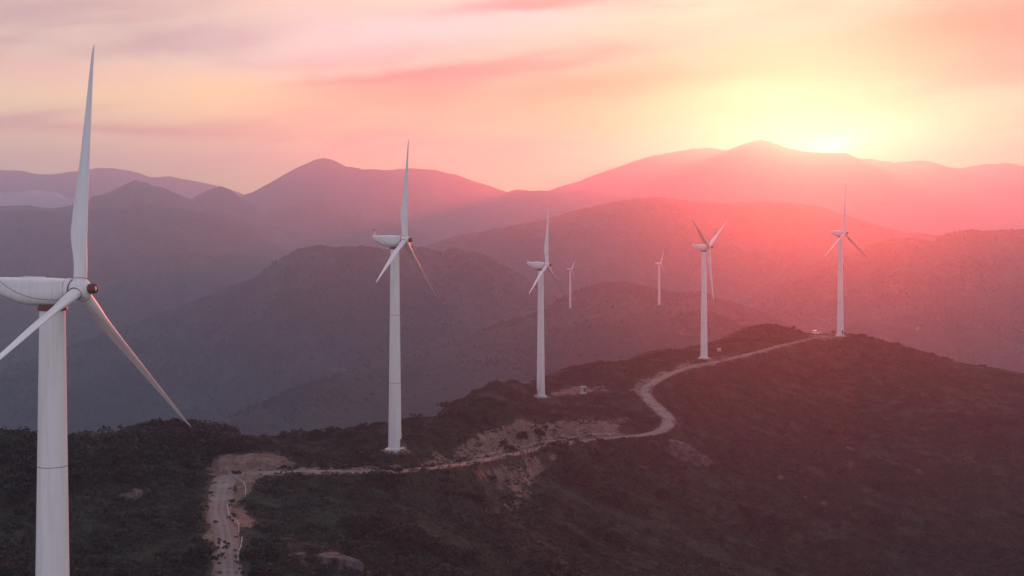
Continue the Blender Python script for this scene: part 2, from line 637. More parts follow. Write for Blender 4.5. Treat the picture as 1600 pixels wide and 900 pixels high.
pts += [T1_BASE + np.array(o) for o in ((0, 0, 0), (6, 0, -.2), (-6, 0, .2), (0, 6, 0), (0, -6, -.3))]
pts += [np.array(p) for p in ((-80., 60, -62), (0, 60, -64), (80, 60, -78), (30, 140, -62), (0, 180, -59.5), (80, 220, -82), (20, 200, -60.5),
                              (150, 300, -108), (160, 120, -120), (260, 260, -140), (-150, 150, -66), (-200, 200, -75), (-260, 320, -140),
                              (-320, 160, -150), (-300, 500, -220), (-150, 560, -210), (330, 420, -120), (420, 700, -150), (400, 560, -120),
                              (500, 400, -190), (450, 900, -330), (0, 1000, -360), (250, 1100, -380), (-300, 800, -360))]
pts = np.array(pts)


def tps(pts, lam=0.002):
    C = pts[:, :2] / 100.0
    n = len(C)
    r2 = ((C[:, None] - C[None]) ** 2).sum(-1)
    Kk = 0.5 * r2 * np.log(r2 + 1e-12) + np.eye(n) * lam
    Pm = np.c_[np.ones(n), C]
    A = np.block([[Kk, Pm], [Pm.T, np.zeros((3, 3))]])
    w = np.linalg.solve(A, np.r_[pts[:, 2], 0, 0, 0])

    def ev(x, y):
        sh = x.shape
        q = np.stack([x.ravel(), y.ravel()], 1) / 100.0
        out = np.empty(len(q))
        for i in range(0, len(q), 20000):
            s = q[i:i + 20000]
            d2 = ((s[:, None] - C[None]) ** 2).sum(-1)
            out[i:i + 20000] = (0.5 * d2 * np.log(d2 + 1e-12)) @ w[:n] + w[n] + s @ w[n + 1:]
        return out.reshape(sh)
    return ev


ev = tps(pts)

# road centre line, resampled
rp = np.array([px3(*p) for p in ROAD])
# the height of the track is smoothed along its length
def catmull(p, step):
    out = []
    for i in range(len(p) - 1):
        p0, p1, p2, p3 = p[max(i - 1, 0)], p[i], p[i + 1], p[min(i + 2, len(p) - 1)]
        n = max(2, int(np.linalg.norm(p2 - p1) / step))
        for t in np.linspace(0, 1, n, endpoint=False):
            out.append(0.5 * ((2 * p1) + (-p0 + p2) * t + (2 * p0 - 5 * p1 + 4 * p2 - p3) * t * t + (-p0 + 3 * p1 - 3 * p2 + p3) * t ** 3))
    out.append(p[-1])
    return np.array(out)


road = catmull(rp, 2.0)
k = np.ones(9) / 9
zs = np.convolve(np.pad(road[:, 2], 4, mode='edge'), k, mode='valid')
road[:, 2] = zs
road_s = np.r_[0, np.cumsum(np.linalg.norm(np.diff(road, axis=0), axis=1))]
road_hw = np.interp(road[:, 1], [190, 250, 290, 312, 320, 400, 470, 520, 600, 680], [2.1, 2.0, 2.2, 2.6, 1.9, 1.9, 2.0, 2.4, 1.9, 1.7])

# grid: columns fan out from the view point, rows step away from it
us = np.concatenate([np.linspace(-1.6, -0.42, 40, endpoint=False), np.linspace(-0.42, 0.40, 520), np.linspace(0.40, 1.6, 41)[1:]])
ys = [55.0]
while ys[-1] < 1150:
    y = ys[-1]
    ys.append(y + (4.0 if y < 190 else 0.75 if y < 340 else 0.95 if y < 480 else 1.2 if y < 710 else 8.0))
ys = np.array(ys)
U, Y = np.meshgrid(us, ys)
XX = U * Y
base = ev(XX, Y) - 0.6 - 2.2 * sstep(-55, -85, XX) * sstep(235, 275, Y)
vis = sstep(0, 60, Y - 60) * (1 - sstep(760, 820, Y))
rough = fbm(XX / 26, Y / 26, 3) * 1.1 + fbm(XX / 7, Y / 7, 3) * 0.5 + fbm(XX / 1.9, Y / 1.9, 2) * 0.16
gully = np.clip(fbm(XX / 38 + 4, Y / 60, 3, 0.5, True), 0, 1) * 1.6
Z = base + rough * vis - gully * vis * sstep(-63, -72, base)

# distance to the track
flat = np.stack([XX.ravel(), Y.ravel()], 1)
near_i = np.zeros(len(flat), int)
near_d = np.full(len(flat), 1e9)
sel = np.where((flat[:, 1] > 180) & (flat[:, 1] < 700) & (np.abs(flat[:, 0] / flat[:, 1]) < 0.42))[0]
for i in range(0, len(sel), 20000):
    s = sel[i:i + 20000]
    d2 = ((flat[s, None, 0] - road[None, :, 0]) ** 2 + (flat[s, None, 1] - road[None, :, 1]) ** 2)
    j = d2.argmin(1)
    near_i[s], near_d[s] = j, np.sqrt(d2[np.arange(len(s)), j])
near_d = near_d.reshape(XX.shape)
near_i = near_i.reshape(XX.shape)
rz, rhw = road[near_i, 2], road_hw[near_i]
jit = fbm(XX / 5.0 + 9, Y / 5.0, 3) * 1.1
w = sstep(0.0, 1.0, (near_d - rhw - 0.5) / (5.2 + jit))
above = Z - rz
Zc = np.where(near_d < 30, rz + (Z - rz) * w, Z)
cut = np.where(near_d < 14, np.clip((1 - w) * np.abs(above) * 0.55, 0, 1.2) * (near_d > rhw - 0.8), 0)
shoulder = 1 - sstep(0.0, 1.0, (near_d - rhw) / np.maximum(0.9 + jit, .3))
pxv = 800 + F * U
cut = cut * (1 - 0.75 * sstep(500, 540, pxv) * (1 - sstep(690, 715, pxv)) * (Y < 345))
dirt = np.maximum(np.clip(cut, 0, 1) * (above > 0.35), shoulder)

# level pads for the turbines
PX, PY = 800 + F * U, YH - F * Zc / Y


def pad(cx, cy, z, r, blend, amt=1.0):
    global Zc, dirt
    d = np.hypot(XX - cx, Y - cy)
    ww = 1 - sstep(r, r + blend, d)
    Zc = Zc * (1 - ww) + z * ww
    n = fbm(XX / 3, Y / 3, 3) * 1.2
    dirt = np.maximum(dirt, amt * (1 - sstep(r - 1.0, r + 1.2, d + n)))


bases = {}
for kx, (a, b, d) in T_BASE.items():
    p = T1_BASE if kx == 1 else px3(a, b, d)
    bases[kx] = p
    pad(p[0], p[1], p[2] - 0.25, 3.6 if kx != 2 else 3.4, 5.0, 0.85)


def poly_mask(poly, soft=6.0):
    """Soft mask of ground that shows inside an outline of the photograph."""
    poly = np.array(poly, float)
    x, y = PX, PY
    inside = np.zeros(x.shape, bool)
    dist = np.full(x.shape, 1e9)
    n = len(poly)
    for i in range(n):
        (x1, y1), (x2, y2) = poly[i], poly[(i + 1) % n]
        cond = ((y1 > y) != (y2 > y)) & (x < (x2 - x1) * (y - y1) / (y2 - y1 + 1e-9) + x1)
        inside ^= cond
        t = np.clip(((x - x1) * (x2 - x1) + (y - y1) * (y2 - y1)) / ((x2 - x1) ** 2 + (y2 - y1) ** 2 + 1e-9), 0, 1)
        dist = np.minimum(dist, np.hypot(x - x1 - t * (x2 - x1), y - y1 - t * (y2 - y1)))
    sd = np.where(inside, dist, -dist)
    return sstep(-soft, soft, sd)


PX, PY = 800 + F * U, YH - F * Zc / Y
win = (Y > 180) & (Y < 700)
patches = [
    ([(318, 738), (328, 716), (362, 707), (432, 709), (470, 724), (500, 733), (430, 742), (350, 748)], 0.95),
    ([(345, 745), (380, 742), (400, 748), (388, 775), (362, 790), (335, 770)], 0.8),
    ([(360, 793), (378, 792), (404, 815), (396, 824), (374, 822)], 0.95),
    ([(316, 840), (326, 825), (345, 824), (342, 842), (330, 848)], 0.9),
    ([(704, 716), (714, 700), (735, 684), (770, 668), (800, 660), (860, 658), (930, 655), (985, 652), (960, 680), (860, 693), (760, 712)], 0.85),
    ([(740, 734), (800, 718), (860, 706), (905, 697), (868, 728), (842, 745), (828, 780), (800, 806), (788, 796), (770, 765), (752, 752)], 0.52),
    ([(600, 728), (640, 724), (705, 716), (708, 726), (640, 731)], 0.9),
    ([(480, 728), (600, 727), (600, 733), (480, 735)], 0.8),
    ([(860, 612), (905, 600), (940, 600), (960, 612), (905, 617), (860, 620)], 0.62),
    ([(985, 608), (1005, 592), (1040, 578), (1046, 584), (1015, 600), (1000, 615)], 0.95),
    ([(1045, 575), (1075, 562), (1130, 556), (1180, 548), (1240, 534), (1240, 540), (1150, 562), (1070, 582)], 0.62),
    ([(1235, 530), (1270, 519), (1330, 522), (1320, 530), (1260, 534)], 0.6),
    ([(590, 706), (617, 698), (650, 700), (640, 708), (600, 710)], 0.75),
]
for poly, amt in patches:
    m_ = poly_mask(poly, 9.0) * win * amt
    n_ = 0.85 + 0.75 * fbm(XX / 2.6 + 3, Y / 2.6, 3) + 0.9 * fbm(XX / 9.0 + 7, Y / 9.0, 3)
    dirt = np.maximum(dirt, np.clip(m_ * n_ * 1.2, 0, 1))
dirt = np.clip(dirt, 0, 1)
# cut faces are eroded
ero = fbm(XX / 2.2, Y / 3.5, 3, 0.6, True) * 0.35
Zc = Zc - np.clip(ero, 0, 1) * dirt * (near_d > rhw + 0.8) * 1.2
Zc = np.where(near_d < rhw + 1.0, np.minimum(Zc, rz - 0.10 - 0.0 * Zc), Zc)
Zc = np.maximum(Zc, FLOOR - 2)
Zt = Zc
V = np.stack([XX, Y, Zt], -1)
ground_me = grid_mesh('ridge_ground', V, {'dirt': dirt})
ground = link('ridge_ground', ground_me, M['ground'], kind='structure')
bvh_ground = BVHTree.FromObject(ground, bpy.context.evaluated_depsgraph_get()) if False else None


def sample(arr, x, y):
    u = x / y
    iu = np.clip(np.interp(u, us, np.arange(len(us))), 0, len(us) - 1.001)
    iy = np.clip(np.interp(y, ys, np.arange(len(ys))), 0, len(ys) - 1.001)
    i0, j0 = iy.astype(int), iu.astype(int)
    fy, fx = iy - i0, iu - j0
    return (arr[i0, j0] * (1 - fy) * (1 - fx) + arr[i0, j0 + 1] * (1 - fy) * fx + arr[i0 + 1, j0] * fy * (1 - fx) + arr[i0 + 1, j0 + 1] * fy * fx)


def gz(x, y):
    return float(sample(Zt, np.array([x]), np.array([y]))[0])


def hit(px, py, y0=150.0, y1=760.0):
    """Where the sight line of a photo pixel first meets the near ridge."""
    yy = np.arange(y0, y1, 0.5)
    xx = (px - 800) / F * yy
    zz = (YH - py) / F * yy
    h = sample(Zt, xx, yy)
    i = np.where(zz <= h)[0]
    if len(i) == 0:                        # sight line just clears the ridge: use its closest approach
        j = int(np.argmin(zz - h))
    else:
        j = int(i[0])
    return Vector((float(xx[j]), float(yy[j]), float(h[j])))


# ---- the track --------------------------------------------------------------------
tang = np.gradient(road[:, :2], axis=0)
tang /= np.linalg.norm(tang, axis=1)[:, None]
nrm = np.stack([tang[:, 1], -tang[:, 0]], 1)
nac = 9
RV = np.zeros((len(road), nac, 3))
AC = np.zeros((len(road), nac))
for j in range(nac):
    a = -1 + 2 * j / (nac - 1)
    edge = 1.0 + (0.30 * fbm(road_s / 2.2 + 50 * (a > 0), road_s * 0 + 2.5, 3) if abs(a) > 0.9 else 0)
    RV[:, j, :2] = road[:, :2] + nrm * (a * road_hw * edge)[:, None]
    RV[:, j, 2] = road[:, 2] + 0.03 * (1 - a * a) - 0.09 * (abs(a) > 0.99) + 0.03 * np.cos(a * 9) * (abs(a) < 0.9)
    AC[:, j] = a
link('dirt_road', grid_mesh('dirt_road', RV, {'across': AC}), M['road'], kind='structure')

# =====================================================================================
# VALLEY FLOOR, HILLS AND MOUNTAINS
# =====================================================================================
gx = np.concatenate([np.linspace(-5600, 5600, 120)])
gy = np.linspace(-1400, 10900, 140)
GX, GY = np.meshgrid(gx, gy)
link('valley_floor', grid_mesh('valley_floor', np.stack([GX, GY, FLOOR + fbm(GX / 1500, GY / 1500, 3) * 3], -1)), M['hill_mid'], kind='structure')

HILL_GRIDS = {}


def hill(name, crest, D, mat, slope=0.5, rnd=90.0, du=2.5, dv=None, front=None, back=None, spur=1.0, jag=1.0, seed=0.0, canopy=0.0):
    """A ridge with real depth: its crest line, a slope towards us and one away from us, both cut by spurs and gullies."""
    C = np.array([(c[0], c[1], c[2] if len(c) > 2 else D) for c in crest], float)
    D = float(np.mean(C[:, 2]))
    q = np.arange(C[0, 0], C[-1, 0] + du, du)
    # smooth interpolation of the crest line
    def smooth_interp(v):
        f = np.interp(q, C[:, 0], v)
        kk = np.hanning(5)[1:-1]
        kk /= kk.sum()
        return np.convolve(np.pad(f, 1, mode='edge'), kk, mode='valid')
    cy, cd = smooth_interp(C[:, 1]), smooth_interp(C[:, 2])
    cd = cd + fbm(q * 0.012 + seed, q * 0 + seed, 3) * D * 0.02
    cz = (YH - cy) / F * cd
    m = D / F
    cz = cz + (fbm(q / 30.0 + seed * 3, q * 0 + 1.7 + seed, 4, 0.55)) * m * 2.2 * jag
    top = float(cz.max())
    front = front or (top - FLOOR) / slope * 1.25 + rnd
    back = back or front * 0.8
    dv = dv or max(m * 4.0, 5.0)
    offs = np.concatenate([-np.cumsum(np.linspace(dv * 0.6, dv * 2.0, int(front / (dv * 1.3))))[::-1], [0.0],
                           np.cumsum(np.linspace(dv, dv * 6, int(back / (dv * 3.5))))])
    OF, QQ = np.meshgrid(offs, q, indexing='ij')
    CD, CZ = np.broadcast_to(cd, OF.shape), np.broadcast_to(cz, OF.shape)
    Xc = (QQ - 800) / F * CD
    Yv = CD + OF
    Xv = Xc * (1 + 0.25 * OF / CD)
    dist = np.abs(OF)
    drop = slope * (np.sqrt(dist ** 2 + rnd ** 2) - rnd)
    wl = 520.0 * (D / 3000.0) ** 0.5
    wdx = fbm(Xv / wl + seed, Yv / wl + seed, 3) * wl * 0.35
    sp = fbm((Xv + wdx) / wl + seed, Yv / (wl * 2.2) + seed, 5, 0.5, True)
    sp2 = fbm(Xv / (wl * 0.28) + seed, Yv / (wl * 0.5) + seed, 4, 0.55, True)
    amp = sstep(0, 1, dist / (rnd * 3.5))
    z = CZ - drop + (sp - 0.25) * amp * spur * wl * 0.13 + (sp2 - 0.2) * sstep(0, 1, dist / (rnd * 1.2)) * spur * wl * 0.022
    if canopy:
        z = z + (fbm(Xv / 11.0, Yv / 11.0, 2) * 2.6 + fbm(Xv / 30, Yv / 30, 2) * 3.0) * canopy
    z = np.maximum(z, FLOOR - 3)
    Vh = np.stack([Xv, Yv, z], -1)
    HILL_GRIDS[name] = Vh
    return link('hill' if D < 4600 else 'mountain', grid_mesh(name, Vh), mat, kind='structure')


FO, MI, FA = M['hill_forest'], M['hill_mid'], M['hill_far']
hill('A', [(230, 760, 1300), (300, 700, 1350), (340, 662, 1400), (430, 622, 1500), (520, 590, 1600), (620, 560, 1680), (700, 535, 1720), (790, 505, 1770),
           (860, 485, 1800), (891, 480, 1797), (940, 474, 1760), (985, 471, 1720), (1030, 475, 1690), (1075, 480, 1640),
           (1110, 489, 1600), (1160, 510, 1550), (1230, 545, 1500), (1320, 600, 1450), (1400, 680, 1400)], 1650, FO, 0.42, 60, 2.5, 5.0, canopy=0.35, seed=1.1, jag=.5)
hill('A2', [(780, 560), (840, 500), (880, 470), (910, 458), (940, 447), (970, 445), (1000, 449), (1030, 457), (1060, 462), (1090, 461), (1120, 470),
            (1150, 478), (1190, 492), (1240, 515), (1300, 550), (1380, 620)], 2050, FO, 0.45, 70, 2.5, 6.0, canopy=0.7, seed=2.3, jag=.6)
hill('B', [(-140, 640), (-60, 600), (100, 548), (200, 512), (300, 474), (345, 458), (395, 437), (430, 415), (455, 400), (480, 390), (500, 387), (520, 391),
           (560, 389), (600, 390), (640, 386), (665, 391), (690, 399), (710, 393), (740, 399), (770, 410), (800, 424), (830, 445), (870, 475),
           (930, 520), (1000, 580), (1060, 650)], 2650, FO, 0.46, 100, 2.5, 7.0, canopy=1.0, seed=3.7, spur=1.8, jag=.8)
hill('M', [(980, 600), (1060, 530), (1110, 495), (1150, 476), (1190, 461), (1230, 447), (1265, 430), (1300, 418), (1330, 402), (1360, 385), (1390, 376),
           (1420, 373), (1445, 378), (1465, 380), (1490, 366), (1510, 360), (1540, 363), (1580, 360), (1640, 357), (1750, 362), (1850, 400)],
     2700, MI, 0.40, 120, 3, 8.0, canopy=0.6, seed=4.9, spur=1.8, jag=.7)
hill('C', [(-140, 490), (0, 455), (100, 425), (170, 408), (240, 396), (300, 393), (360, 395), (410, 402), (450, 412), (520, 450), (600, 520), (660, 580)],
     3450, MI, 0.42, 150, 3, 10, canopy=0.9, seed=6.1, spur=1.8)
hill('I', [(500, 500), (600, 420), (640, 395), (690, 376), (730, 366), (780, 358), (830, 347), (870, 337), (910, 327), (950, 318), (990, 311), (1020, 309),
           (1060, 312), (1100, 317), (1140, 319), (1190, 316), (1240, 317), (1280, 324), (1330, 340), (1370, 353), (1410, 364), (1450, 366),
           (1500, 370), (1560, 395), (1650, 420), (1800, 480)], 3700, MI, 0.42, 160, 3, 12, canopy=1.0, seed=7.7, spur=1.8)
hill('D', [(-180, 330), (-80, 325), (0, 330), (50, 329), (100, 333), (150, 328), (200, 322), (240, 318), (275, 325), (300, 330), (330, 335), (380, 358),
           (430, 385), (470, 405), (540, 450), (620, 510)], 4300, MI, 0.40, 180, 3, 13, canopy=1.0, seed=8.3, spur=1.8)
hill('E', [(-180, 330), (-80, 325), (0, 322), (40, 321), (75, 326), (110, 322), (150, 312), (190, 299), (217, 283), (235, 290), (250, 291), (275, 302),
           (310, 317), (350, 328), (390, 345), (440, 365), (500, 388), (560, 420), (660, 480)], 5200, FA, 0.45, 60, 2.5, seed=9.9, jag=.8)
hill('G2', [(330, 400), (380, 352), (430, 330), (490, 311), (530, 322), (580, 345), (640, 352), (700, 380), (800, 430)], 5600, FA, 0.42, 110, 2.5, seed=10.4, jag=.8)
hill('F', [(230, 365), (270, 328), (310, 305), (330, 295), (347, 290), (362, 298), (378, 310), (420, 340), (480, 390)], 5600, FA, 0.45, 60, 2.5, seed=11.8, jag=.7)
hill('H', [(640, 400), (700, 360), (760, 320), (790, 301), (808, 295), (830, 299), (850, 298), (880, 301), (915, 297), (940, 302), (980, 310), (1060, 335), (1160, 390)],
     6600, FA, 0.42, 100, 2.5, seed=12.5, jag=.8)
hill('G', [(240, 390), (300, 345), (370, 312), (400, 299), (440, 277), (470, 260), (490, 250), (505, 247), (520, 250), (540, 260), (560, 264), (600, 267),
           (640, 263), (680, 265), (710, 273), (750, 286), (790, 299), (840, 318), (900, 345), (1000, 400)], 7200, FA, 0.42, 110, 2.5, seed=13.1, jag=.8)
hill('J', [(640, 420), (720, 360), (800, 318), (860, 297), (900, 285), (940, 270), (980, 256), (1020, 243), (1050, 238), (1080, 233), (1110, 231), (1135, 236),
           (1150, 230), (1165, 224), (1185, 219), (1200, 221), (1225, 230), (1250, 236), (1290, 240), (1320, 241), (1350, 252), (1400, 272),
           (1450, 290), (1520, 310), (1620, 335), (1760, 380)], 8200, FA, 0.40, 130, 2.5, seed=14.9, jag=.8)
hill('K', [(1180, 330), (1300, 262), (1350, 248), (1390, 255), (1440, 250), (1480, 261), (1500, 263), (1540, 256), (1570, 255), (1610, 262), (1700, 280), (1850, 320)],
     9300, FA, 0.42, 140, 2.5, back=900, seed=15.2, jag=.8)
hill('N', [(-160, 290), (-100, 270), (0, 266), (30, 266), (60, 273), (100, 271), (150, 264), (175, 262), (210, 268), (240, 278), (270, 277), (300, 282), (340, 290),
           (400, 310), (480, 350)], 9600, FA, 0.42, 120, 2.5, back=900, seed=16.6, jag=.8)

# sea of cloud in the far valley on the left
cx_, cy_ = np.meshgrid(np.linspace(-3000, -1150, 260), np.linspace(5450, 7300, 160))
edge_ = sstep(-1170, -1480, cx_) * sstep(5450, 5900, cy_) * sstep(7300, 6900, cy_)
lump = fbm(cx_ / 330, cy_ / 330, 5, 0.5, True)
cz_ = -330 + edge_ * (330 + 58 + 30 * lump + 55 * sstep(-1950, -2250, cx_) * (0.5 + fbm(cx_ / 260, cy_ / 260, 3)))
tag(link('cloud_sea', grid_mesh('cloud_sea', np.stack([cx_, cy_, cz_], -1)), M['cloud'], kind='stuff'), 'low white sea of cloud filling the far valley', 'cloud')

# pale tracks far away on the neighbouring hills, draped on the slope
_bvh = {}


def hill_hit(name, px, py):
    if name not in _bvh:
        Vh = HILL_GRIDS[name]
        nr, nc = Vh.shape[:2]
        r, c = np.meshgrid(np.arange(nr - 1), np.arange(nc - 1), indexing='ij')
        a = (r * nc + c).reshape(-1)
        q = np.stack([a, a + 1, a + nc + 1, a + nc], 1).tolist()
        _bvh[name] = BVHTree.FromPolygons(Vh.reshape(-1, 3).tolist(), q)
    d = Vector(((px - 800) / F, 1.0, (YH - py) / F)).normalized()
    h = _bvh[name].ray_cast(Vector((0, 0, 0)), d, 30000)
    if h[0] is None:
        return None
    return h[0], h[1]


def far_track(hname, line, width):
    ptsl = []
    for i in range(len(line) - 1):
        for t in np.linspace(0, 1, 14, endpoint=False):
            a, b = line[i], line[i + 1]
            h = hill_hit(hname, a[0] + (b[0] - a[0]) * t, a[1] + (b[1] - a[1]) * t)
            if h: ptsl.append(h[0])
    if len(ptsl) < 3:
        return
    bm = MB()
    prev = None
    for i, p in enumerate(ptsl):
        t = (ptsl[min(i + 1, len(ptsl) - 1)] - ptsl[max(i - 1, 0)])
        t.z = 0
        t = t.normalized() if t.length > 1e-6 else Vector((1, 0, 0))
        n = Vector((-t.y, t.x, 0)) * width * (0.6 + 0.5 * random.random())
        up = Vector((0, 0, 2.4))
        cur = (p + n + up, p - n + up)
        if prev:
            bm.add([prev[0], cur[0], cur[1], prev[1]], [(0, 1, 2, 3)])
        prev = cur
    o = bm.build('hill_track', M['far_track'])
    tag(o, kind='structure')


far_track('M', [(1240, 497), (1280, 500), (1300, 507), (1330, 508), (1370, 507), (1410, 509), (1436, 513)], 1.9)
far_track('M', [(1436, 513), (1432, 519)], 3)
far_track('A', [(1062, 524), (1070, 516), (1085, 513), (1095, 512)], 2)
far_track('A', [(1062, 524), (1080, 527), (1100, 528)], 1.6)

# =====================================================================================
# WIND TURBINES
# =====================================================================================
HUB_H, BL = 49.0, 24.0
NX0, NX1 = -5.4, 1.25          # nacelle from tail to nose, metres from the tower axis
HUBX = 2.45


def tower_mesh():
    prof = []
    for i in range(25):
        h = 47.1 * i / 24
        t = i / 24
        prof.append((1.58 - 0.58 * t ** 0.9, h))
    prof.insert(0, (1.58, -0.2))
    return MB().revolve(prof, 48).mesh('tower')


def ring_mesh(h, r, th, n=48):
    return MB().revolve([(r - .05, h - th), (r, h - th), (r, h + th), (r - .05, h + th)], n).mesh('flange_joint')


def tower_r(h):
    return 1.58 - 0.58 * (h / 47.1) ** 0.9


def nacelle_section(x):
    """Half width, top, bottom of the nacelle at x (relative to the hub height)."""
    t = (x - NX0) / (NX1 - NX0)
    top = 1.12 - 0.10 * max(0, t - 0.75) / 0.25
    bot = -1.62 + 1.95 * max(0, (0.62 - t) / 0.62) ** 1.7 + 0.25 * max(0, (t - 0.85) / 0.15)
    hw = 1.30 * (1 - 0.42 * max(0, (0.5 - t) / 0.5) ** 2) * (1 - 0.12 * max(0, (t - 0.85) / 0.15))
    return hw, top, bot


def nacelle_ring(x, grow=0.0, n=32):
    hw, top, bot = nacelle_section(x)
    cz, hh = (top + bot) / 2, (top - bot) / 2
    out = []
    for i in range(n):
        a = 2 * math.pi * i / n
        c, s = math.cos(a), math.sin(a)
        e = 0.42 if s > 0 else 0.72
        yy = math.copysign(abs(c) ** e, c) * (hw + grow)
        zz = math.copysign(abs(s) ** (0.34 if s > 0 else 0.72), s) * (hh + grow)
        out.append((x, yy, cz + zz))
    return out


def nacelle_mesh():
    xs = [NX0, NX0 + 0.06, NX0 + .25, NX0 + .6] + list(np.linspace(NX0 + 1.1, NX1 - .12, 14)) + [NX1]
    rings = [nacelle_ring(x) for x in xs]
    for idx, sc in ((0, .86), (-1, .93)):
        c = Vector(np.mean(rings[idx], axis=0))
        rings[idx] = [c + (Vector(p) - c) * sc for p in rings[idx]]
    return MB().loft(rings).mesh('nacelle')


def seam_mesh(side):
    """The dark joint of one side cover: a thin bead that drops from the roof and runs along the flank."""
    mb = MB()
    if True:
        path = []
        for t in np.linspace(0, 1, 15):
            x = -3.9 + 4.95 * t
            zf = 0.95 - 1.95 * (1 - (1 - t) ** 2.6)
            hw, top, bot = nacelle_section(x)
            cz, hh = (top + bot) / 2, (top - bot) / 2
            s = max(-1, min(1, (zf - cz) / hh))
            sa = math.copysign(abs(s) ** (1 / (0.34 if s > 0 else 0.72)), s)
            c = math.sqrt(max(0, 1 - sa * sa)) ** (0.42 if s > 0 else 0.72)
            path.append((x, side * (c * hw + 0.006), zf))
        for a, b in zip(path[:-1], path[1:]):
            mb.tube(a, b, 0.025, n=5)
    return mb.mesh('cover_joint')


def blade_mesh():
    n, rings = 28, []
    R0 = 0.85
    for s in [0, .02, .04, .065, .09, .12, .15, .18, .21, .25, .3, .36, .43, .5, .58, .66, .74, .82, .89, .94, .975, .992, 1.0]:
        z = R0 + (BL - R0) * s
        root = 1 - float(sstep(0.03, 0.19, np.array(s)))
        chord_air = np.interp(s, [0, .2, .3, .5, .75, .92, .98, 1], [1.35, 1.70, 1.52, 1.06, .62, .36, .24, .06])
        le = np.interp(s, [0, .2, .5, 1], [.50, .50, .40, .16])
        thick = np.interp(s, [0, .2, .35, .6, 1], [.55, .30, .22, .16, .12])
        tw = R(np.interp(s, [0, .2, .5, 1], [11, 11, 5, 0]))
        ring = []
        for i in range(n):
            a = 2 * math.pi * i / n
            xc, yc = 0.5 * math.cos(a), 0.5 * math.sin(a)
            xr, yr = xc * 1.30, yc * 1.14
            # rounded nose, thin tail
            tx = (1 - math.cos(a)) / 2
            th = (math.sqrt(max(tx, 0)) * 1.48 - 0.63 * tx - 1.76 * tx ** 2 + 1.42 * tx ** 3 - 0.50 * tx ** 4) * 1.0
            xa = le - tx * chord_air
            ya = math.copysign(1, math.sin(a)) * th * thick * chord_air if abs(math.sin(a)) > 1e-6 else 0.0
            x_, y_ = xa * (1 - root) + xr * root, ya * (1 - root) + yr * root
            x_, y_ = x_ * math.cos(tw) - y_ * math.sin(tw), x_ * math.sin(tw) + y_ * math.cos(tw)
            ring.append((x_ + 0.35 * s * s, y_, z))
        rings.append(ring)
    return MB().loft(rings).mesh('blade', angle=60)


ME = {}
ME['tower'] = tower_mesh()
ME['nacelle'] = nacelle_mesh()
ME['seam'], ME['seam2'] = seam_mesh(1), seam_mesh(-1)
ME['blade'] = blade_mesh()
ME['collar'] = MB().revolve([(1.02, NX1 - .02), (1.12, NX1 + .06), (1.12, NX1 + .30), (1.0, NX1 + .38)], 40, 'X').mesh('nacelle_collar')
ME['shaft'] = MB().revolve([(.74, NX1 + .3), (.74, HUBX - .72)], 32, 'X').mesh('main_shaft_cover')
ME['hub'] = MB().revolve([(.55, -.92), (.86, -.86), (.98, -.6), (1.04, -.1), (1.02, .35), (.92, .75), (.62, 1.0), (.5, 1.05)], 40, 'X').mesh('hub')
ME['hubring'] = MB().revolve([(1.0, -.80), (1.035, -.78), (1.035, -.72), (1.0, -.70)], 40, 'X').mesh('hub_joint')
ME['socket'] = MB().revolve([(.50, .55), (.68, .6), (.68, .98), (.64, 1.02)], 28).mesh('blade_socket')
ME['sockring'] = MB().revolve([(.60, 1.0), (.665, 1.01), (.665, 1.06), (.60, 1.07)], 28).mesh('socket_joint')
ME['nose'] = MB().revolve([(.34, 1.02), (.46, 1.04), (.50, 1.14), (.50, 1.70), (.44, 1.80), (.30, 1.83), (.28, 1.70), (.2, 1.66)], 28, 'X').mesh('nose_cap')
ME['plug'] = MB().revolve([(.23, 1.67), (.22, 1.76), (.12, 1.80)], 20, 'X').mesh('nose_plug')
ME['yaw'] = MB().revolve([(1.06, 46.9), (1.16, 46.95), (1.16, 47.25), (1.02, 47.5)], 40).mesh('yaw_ring')
mast = MB()
mast.tube((-4.95, .35, 1.05), (-5.35, .35, 2.35), .05, .04, 6)
mast.tube((-4.95, -.35, 1.05), (-5.15, -.35, 2.05), .045, .035, 6)
mast.tube((-5.14, -.55, 2.05), (-5.14, .55, 2.05), .03, .03, 6)
ME['mast'] = mast.mesh('weather_mast')
ME['vane'] = MB().box((-5.37, .35, 2.42), (.5, .04, .22)).tube((-5.37, .35, 2.3), (-5.37, .35, 2.55), .05, n=6).mesh('wind_vane')
cup = MB()
for a in range(3):
    t = a * 2 * math.pi / 3
    cup.tube((-5.15, -.35, 2.1), (-5.15 + .22 * math.cos(t), -.35 + .22 * math.sin(t), 2.1), .015, n=5)
    cup.tube((-5.15 + .22 * math.cos(t), -.35 + .22 * math.sin(t), 2.03), (-5.15 + .22 * math.cos(t), -.35 + .22 * math.sin(t), 2.17), .07, .05, 8)
ME['cups'] = cup.mesh('anemometer')
ME['found'] = MB().revolve([(2.35, -1.4), (2.35, .12), (2.28, .2), (1.6, .26)], 48).mesh('foundation')
ME['basering'] = MB().revolve([(1.56, .18), (1.78, .2), (1.78, .34), (1.57, .36)], 48).mesh('base_flange')
ME['hatch'] = MB().box((-1.6, 0, 1.165), (1.6, 1.1, .09)).mesh('roof_hatch')
lou = MB()
for i in range(4):
    lou.box((NX0 - .02, 0, .55 + .13 * i), (.08, .9, .05))
ME['louvre'] = lou.mesh('tail_vent')
door = MB().box((1.585, 0, 1.55), (.10, .85, 1.95))
ME['door'] = door.mesh('door')
st = MB()
for i in range(3):
    st.box((2.15 - .0 + .28 * i, 0, .78 - .3 * i), (.3, .95, .08))
